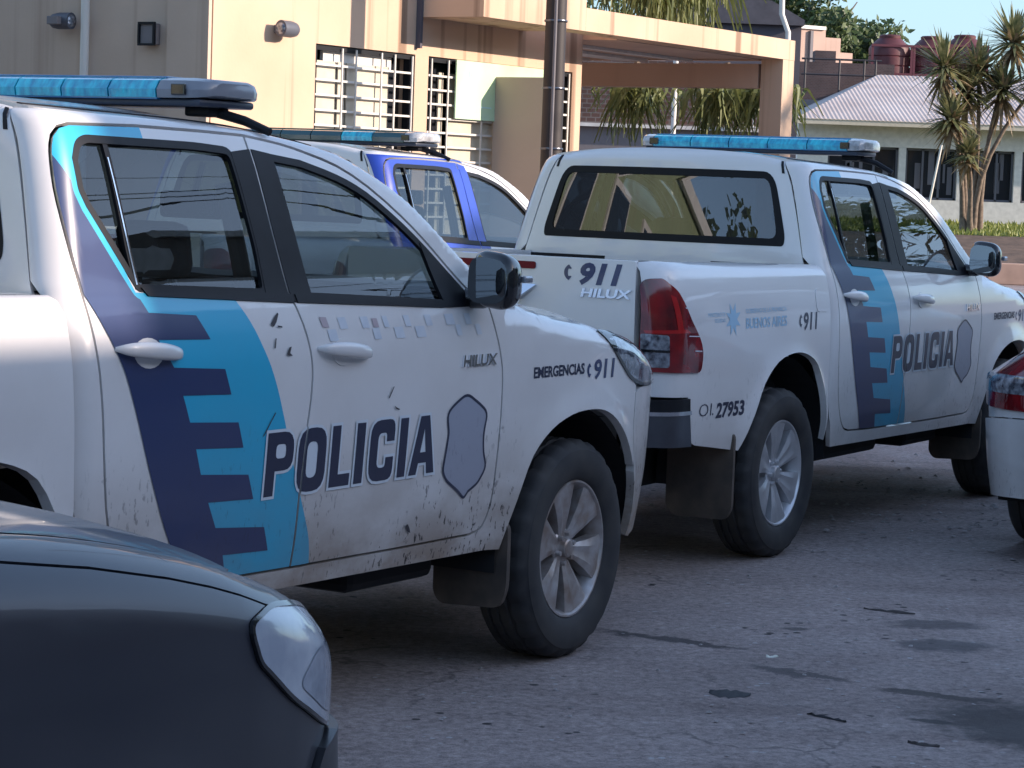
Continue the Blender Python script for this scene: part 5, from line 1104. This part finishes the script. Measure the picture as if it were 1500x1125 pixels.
    for s_ in (-1, 1):
        m = MB(); rows = []
        for t in (0, .55, .82, .95, 1.0):
            sc_ = (1, 1, .93, .80, .62)[(0, .55, .82, .95, 1.0).index(t)]
            rows.append([(bx + (p[0] - bx) * sc_, s_ * (hl_ - ec + .003 + (ec - .003) * t), bz + .008 + (p[1] - bz - .008) * sc_) for p in sec])
        vs = [v for r_ in rows for v in r_]; m.faces(vs, [(i * 8 + j, i * 8 + (j + 1) % 8, (i + 1) * 8 + (j + 1) % 8, (i + 1) * 8 + j) for i in range(4) for j in range(8)] + [tuple(range(32, 40)), tuple(range(7, -1, -1))])
        cap = m.build('bar_end_cap', o.get('cap_mat', MT['bar_end']), lb, smooth=35)
        m = MB(); m.box((bx - .152, s_ * (hl_ - .085), bz + .006), (.012, .050, .034), bev=.004); m.build('alley_lamp', MT['gloss_black'], cap)
        m = MB(); m.box((bx, s_ * (hl_ - .10), bz - .052), (.10, .09, .03), bev=.008); m.tube([(bx, s_ * (hl_ - .08), bz - .05), (bx + .03, s_ * (hl_ + .015), bz - .075), (bx + .04, s_ * .715, 1.752)], [.015, .014, .012], 8); m.build('bar_foot', MT['black'], lb, smooth=40)
    return root
T1 = (-2.083, 6.346, 1.0356); T2 = (.472, 11.566, 1.0547); T3 = (-1.612, 13.51, 1.099)
random.seed(4)
make_pickup('police_pickup', T1, 'nearest white police pickup, mud-splashed, parked behind the dark car', dict(livery='teal', bar_x=1.42, bar_z=1.858, steer=rad(2), checker=True))
make_pickup('police_pickup', T2, 'cleaner white police pickup showing its tailgate, parked ahead of the muddy one', dict(livery='teal', paint=MT['white_clean'], dz=.045, dx=-.045, bar_x=1.53, bar_z=1.872, bed_text=True, rim=MT['alloy_clean'], cap_mat=MT['bar_end_clear'], bar_cap=.075))
make_pickup('police_pickup', T3, 'police pickup with blue rear door and dark light bar, by the building', dict(livery='blue', paint=MT['white_clean'], bar_x=1.22, bar_mat=MT['bar_dark'], cap_mat=MT['bar_end_clear'], sunlit_seg=1, bar_cap=.10))  # sun on one bar section and the ends put into brighter lens colours
# ---------------------------------------------------------------- ordinary cars
cprof = pch([.18, .30, .45, .60, .75, .90, 1.02, 1.12, 1.3, 1.5, 1.58], [.76, .79, .815, .83, .838, .832, .815, .785, .70, .60, .55])
def make_car(name, T, label, cat, o):
    root = empty(name, (T[0], T[1], 0), T[2], label, cat)
    P = o['paint']; PW = 2.50
    ctap = pch([-.80, -.76, -.68, -.54, -.30, 0, 2.6, 2.85, 3.0, 3.1, 3.2, 3.28, 3.35], [.32, .21, .11, .04, .01, 0, 0, .006, .028, .056, .108, .185, .30])
    ztop = pch([-.80, -.3, 1.0, 1.75, 2.2, 2.53, 2.8, 3.0, 3.15, 3.25, 3.33], [1.06, 1.13, 1.12, 1.145, 1.118, 1.080, 1.028, .972, .925, .88, .84])
    def w_(x, z):
        w = cprof(z) - ctap(x)
        for cx in (0, PW): w = w + np.where(z < .9, .016 * np.exp(-((np.hypot(x - cx, z - .31) - .38) / .06) ** 2), 0)
        return w - .34 * np.clip((z - .83) / .25, 0, 1) * np.clip(-x / .5, 0, 1) if o.get('tucked') else w
    def cm(x, z): return np.stack([x, -(w_(x, z) - np.where(x > 1.75, shoulder(z, ztop(x), .115, .15), 0) * np.clip((x - 1.75) / .5, 0, 1)), z], 1)
    def bm_(x, z):                                     # bumper stands a little proud
        return np.stack([x + .022 * np.clip((x - 2.9) / .3, 0, 1), -(w_(x, z) + .004 + .012 * np.clip((x - 3.0) / .25, 0, 1) + .02 * np.clip((.66 - z) / .12, 0, 1) * np.clip((x - 3.0) / .25, 0, 1)), z], 1)
    def hm(x, v):
        zz = ztop(x); y = v * (w_(x, zz) - .15 * np.clip((x - 1.75) / .5, 0, 1))
        return np.stack([x + .16 * (1 - v * v) * np.clip((x - 2.0) / 1.2, 0, 1), y, zz + .035 * (1 - np.abs(v) ** 2.5)], 1)
    def rm(u, z): return np.stack([-.80 - .035 * (1 - u * u) + .10 * np.clip((z - .98) / .5, 0, 1) ** 1.5 + 0 * u, -u * (w_(-.80 + 0 * z, z)), z], 1)
    af = [(PW + .365 * math.cos(a), .31 + .365 * math.sin(a)) for a in np.linspace(math.pi * 1.06, -.06 * math.pi, 17)]
    ar = [(.365 * math.cos(a), .31 + .365 * math.sin(a)) for a in np.linspace(math.pi * 1.06, -.06 * math.pi, 17)]
    HL = fillet([(2.845, .922), (2.94, .936), (3.08, .916), (3.22, .875), (3.34, .83), (3.345, .76), (3.30, .695), (3.21, .686), (3.12, .712), (2.98, .780), (2.875, .855)], [.015, .04, .05, .04, .02, .02, .03, .03, .04, .04, .03])
    for sd in (1, -1):
        sg = -sd
        # fender, doors, quarter
        seam = [(3.255, .725), (3.15, .700), (3.02, .55), (2.90, .45)]
        fp = [(1.80, .24)] + af[:14] + [(2.985, .52), (3.113, .664), (3.20, .684), (3.32, .690), (3.33, .80), (3.22, .86), (3.08, .895)] + [(x, float(ztop(np.array(x))) - dz_) for x, dz_ in ((2.94, .054), (2.87, .050), (2.8, .047), (2.7, .044), (2.53, .040), (2.35, .036), (2.2, .034), (1.9, .02))] + [(1.72, 1.12), (1.74, .8)]
        panel('fender', [ccw(fp)], cm, P, root, (.05, .03), flange=.02, side=sd, clip_out=[offset(HL, .003)])
        panel('bonnet_edge', [ccw([(x, float(ztop(np.array(x))) - .001) for x in np.arange(1.9, 3.2, .05)] + [(3.20, .86), (3.08, .899)] + [(x, float(ztop(np.array(x))) - dz_ + .004) for x, dz_ in ((2.94, .054), (2.87, .050), (2.8, .047), (2.7, .044), (2.53, .040), (2.35, .036), (2.2, .034), (1.9, .02))])], cm, P, root, (.05, .015), flange=.02, side=sd, clip_out=[offset(HL, .003)])
        hl = panel('headlight', [ccw(HL)], cm, MT['lamp_lens'], root, (.025, .025), off=.006, flange=.03, side=sd)
        panel('lamp_cell', [fillet([(3.00, .80), (3.12, .735), (3.20, .712), (3.27, .72), (3.30, .80), (3.24, .835), (3.08, .845)], .03)], cm, MT['lamp_inner'], hl, (.025, .025), off=.0075, side=sd)
        panel('headlight_rim', [offset(HL, .002), offset(HL, -.005)[::-1]], cm, MT['gloss_black'], hl, (.04, .03), off=.0075, flange=.02, side=sd)
        panel('front_bumper', [ccw([(2.875, .32), (2.86, .42), (2.885, .46), (2.985, .52), (3.113, .668), (3.19, .682), (3.32, .682), (3.345, .66), (3.345, .3), (3.2, .22), (2.88, .22)])], bm_, o.get('bumper', P), root, (.03, .035), flange=.03, side=sd)
        if o.get('chip') and sd == 1: panel('paint_chip', [ccw([(3.20, .610), (3.215, .598), (3.235, .575), (3.228, .572), (3.21, .590)])], bm_, MT['outline'], root, (.2, .2), off=.002)
        for nm, dp in (('front_door', [(.80, .27), (1.795, .25), (1.733, .8), (1.712, 1.12), (.78, 1.115), (.77, .7)]), ('rear_door', [(.43, .27), (.792, .27), (.762, .7), (.772, 1.115), (-.12, 1.12), (.0, .78), (.26, .62), (.37, .50)])):
            dr = panel(nm, [ccw(dp)], cm, P, root, (.06, .06), flange=.02, side=sd)
            hx = dp[0][0] + .12; m = MB(); m.box((hx + .1, sg * (float(w_(np.array(hx), np.array(.98))) + .015), .98), (.18, .025, .03), bev=.01); m.build('handle', P, dr)
        panel('quarter_panel', [ccw([(-.80, .66)] + [(-.42, .62)] + ar[1:12] + [(-.01, .79), (-.13, 1.12), (-.80, 1.055)])], cm, P, root, (.04, .05), flange=.02, side=sd)
        panel('sill', [ccw([(.41, .20), (2.1, .18), (2.1, .235), (.41, .26)])], cm, MT['black'], root, (.1, .05), flange=.02, side=sd)
        panel('rear_bumper', [ccw([(-.80, .655), (-.43, .615), (-.385, .31), (-.42, .27), (-.80, .30)])], cm, P, root, (.035, .05), off=.016, flange=.03, side=sd)
        tl = panel('tail_light', [fillet([(-.80, .70), (-.80, 1.00), (-.70, 1.00), (-.60, .92), (-.585, .80), (-.60, .70), (-.80, .69)], .03)], cm, MT['red_lens'], root, (.03, .03), off=.012, flange=.02, side=sd)
        panel('reversing_lamp', [fillet([(-.80, .765), (-.80, .842), (-.592, .838), (-.592, .765)], .008)], cm, MT['clear_lens'], tl, (.03, .03), off=.015, flange=.01, side=sd)
        # side glass and pillars
        panel('side_pillars', [ccw([(-.45, 1.12), (1.85, 1.12), (1.70, 1.20), (1.05, 1.535), (-.2, 1.55), (-.50, 1.45)]), [(-.30, 1.16), (-.2, 1.47), (1.0, 1.47), (1.58, 1.16)]], cm, P, root, (.08, .06), flange=.02, side=sd)
        panel('side_glass', [ccw([(-.31, 1.15), (-.21, 1.48), (1.01, 1.48), (1.60, 1.15)])], cm, MT['glass_dark'], root, (.1, .08), off=-.008, side=sd)
        m = MB(); m.box((1.62, sg * .90, 1.13), (.10, .20, .13), bev=.04); m.build('side_mirror', P, root, smooth=40)
        for cx in (0, PW):
            m = MB(); vs = []; n = 20
            for k in range(n + 1):
                a = rad(-12 + 204 * k / n); vs += [(cx + .385 * math.cos(a), sg * .79, .31 + .38 * math.sin(a)), (cx + .385 * math.cos(a), sg * .5, .31 + .38 * math.sin(a))]
            vs.append((cx, sg * .5, .31)); c = len(vs) - 1
            m.faces(vs, [(2 * k, 2 * k + 1, 2 * k + 3, 2 * k + 2) for k in range(n)] + [(2 * k + 1, c, 2 * k + 3) for k in range(n)]); m.build('wheel_well', MT['inner'], root)
            w = empty('wheel', (cx, sg * .69, .31)); w.parent = root; w.rotation_euler = (0, 0, 0 if sd > 0 else math.pi)
            m = MB(); m.lathe([(.19, -.075), (.20, -.092), (.24, -.100), (.28, -.096), (.300, -.080), (.309, -.06), (.309, -.03), (.303, -.027), (.303, -.02), (.309, -.017), (.309, .017), (.303, .02), (.303, .027), (.309, .03), (.309, .06), (.300, .080), (.24, .100), (.19, .075)], 56); m.build('tyre', MT['rubber'], w, smooth=40)
            m = MB(); m.lathe([(.192, -.078), (.186, -.088), (.17, -.07), (.06, -.085), (.001, -.09)], 40); m.build('hub_cap', MT['alloy'], w, smooth=30)
    panel('bonnet', [fillet([(1.80, -1), (3.02, -1), (3.16, -.85), (3.20, 0), (3.16, .85), (3.02, 1), (1.80, 1)], .03)], hm, P, root, (.06, .08), flange=.02)
    panel('tailgate', [[(-1, .50), (1, .50), (1, 1.06), (-1, 1.06)]], rm, P, root, (.1, .06), flange=.02)
    panel('rear_bumper', [[(-1, .30), (1, .30), (1, .655), (-1, .655)]], rm, P, root, (.1, .06), off=.016, flange=.03)
    m = MB(); zb, zr = 1.10, 1.56
    m.faces([(-.80, -.42, 1.06), (-.80, .42, 1.06), (-.50, .58, 1.45), (-.50, -.58, 1.45), (-.45, .79, 1.12), (-.45, -.79, 1.12)], [(0, 1, 2, 3)]); m.build('rear_window', MT['glass_dark'], root)
    m = MB(); rows = []
    for x, zz, hw in ((-.50, 1.455, .585), (-.2, 1.555, .565), (.4, 1.60, .56), (1.05, 1.54, .58)): rows.append([(x, hw * v, zz + .03 * (1 - v * v)) for v in (-1, -.6, -.2, .2, .6, 1)])
    vs = [v for r_ in rows for v in r_]; m.faces(vs, [(i * 6 + j, i * 6 + j + 1, (i + 1) * 6 + j + 1, (i + 1) * 6 + j) for i in range(3) for j in range(5)]); m.build('roof', P, root, smooth=60)
    m = MB(); m.faces([(1.05, -.58, 1.54), (1.05, .58, 1.54), (1.16, 0, 1.56), (1.85, .76, 1.12), (1.85, -.76, 1.12), (2.05, 0, 1.135)], [(0, 2, 5, 4), (2, 1, 3, 5)]); m.build('windscreen', MT['glass_dark'], root)
    m = MB(); ys = np.linspace(-.47, .47, 11); zs = (.22, .40, .55, .705)
    m.faces([(3.36 + .12 * (1 - (y / .47) ** 2), y, z) for z in zs for y in ys], [(j * 11 + i, j * 11 + i + 1, (j + 1) * 11 + i + 1, (j + 1) * 11 + i) for j in range(3) for i in range(10)]); m.build('front_bumper', o.get('bumper', P), root, smooth=50)
    m = MB(); m.faces([(3.33 + .12 * (1 - (y / .47) ** 2), y, z) for z in (.71, .82) for y in ys], [(i, i + 1, 12 + i, 11 + i) for i in range(10)]); m.build('grille', MT['gloss_black'], root, smooth=50)
    m = MB(); m.box((1.25, 0, .26), (3.9, 1.0, .16)); m.box((1.2, 0, .95), (2.6, 1.2, .3)); m.box((2.6, 0, .6), (1.1, 1.0, .5)); m.build('chassis', MT['inner'], root)
    return root
MT['lamp_inner'] = pbr('lamp_inner', (.33, .37, .44), .22, coat=.8, noise=.5, nscale=24, col2=(.22, .25, .31))
MT['lamp_lens'] = pbr('lamp_lens', (.50, .54, .60), .25, coat=.8, noise=.4, nscale=9, col2=(.30, .34, .41))
MT['dark_paint'] = paint('dark_paint', (.014, .018, .030), dirt=.8, rough=.40, coat=.50, ztop=.85, dirtcol=(.085, .083, .090), speck=.12)
MT['dark_plastic'] = pbr('dark_bumper', (.016, .018, .024), .38, coat=.25, noise=.3, nscale=6)
p4 = FH(.27, 3.2); make_car('dark_car', (p4.x, p4.y, STREET), 'near-black car in the bottom left corner, its bonnet and clear headlight towards us', 'car', dict(paint=MT['dark_paint'], bumper=MT['dark_plastic'], chip=True))
p5 = FH(11.55, 3.33); make_car('white_car', (p5.x, p5.y, STREET), 'plain white car cut off at the right picture edge, showing its rear light', 'car', dict(paint=MT['white_clean'], tucked=True))
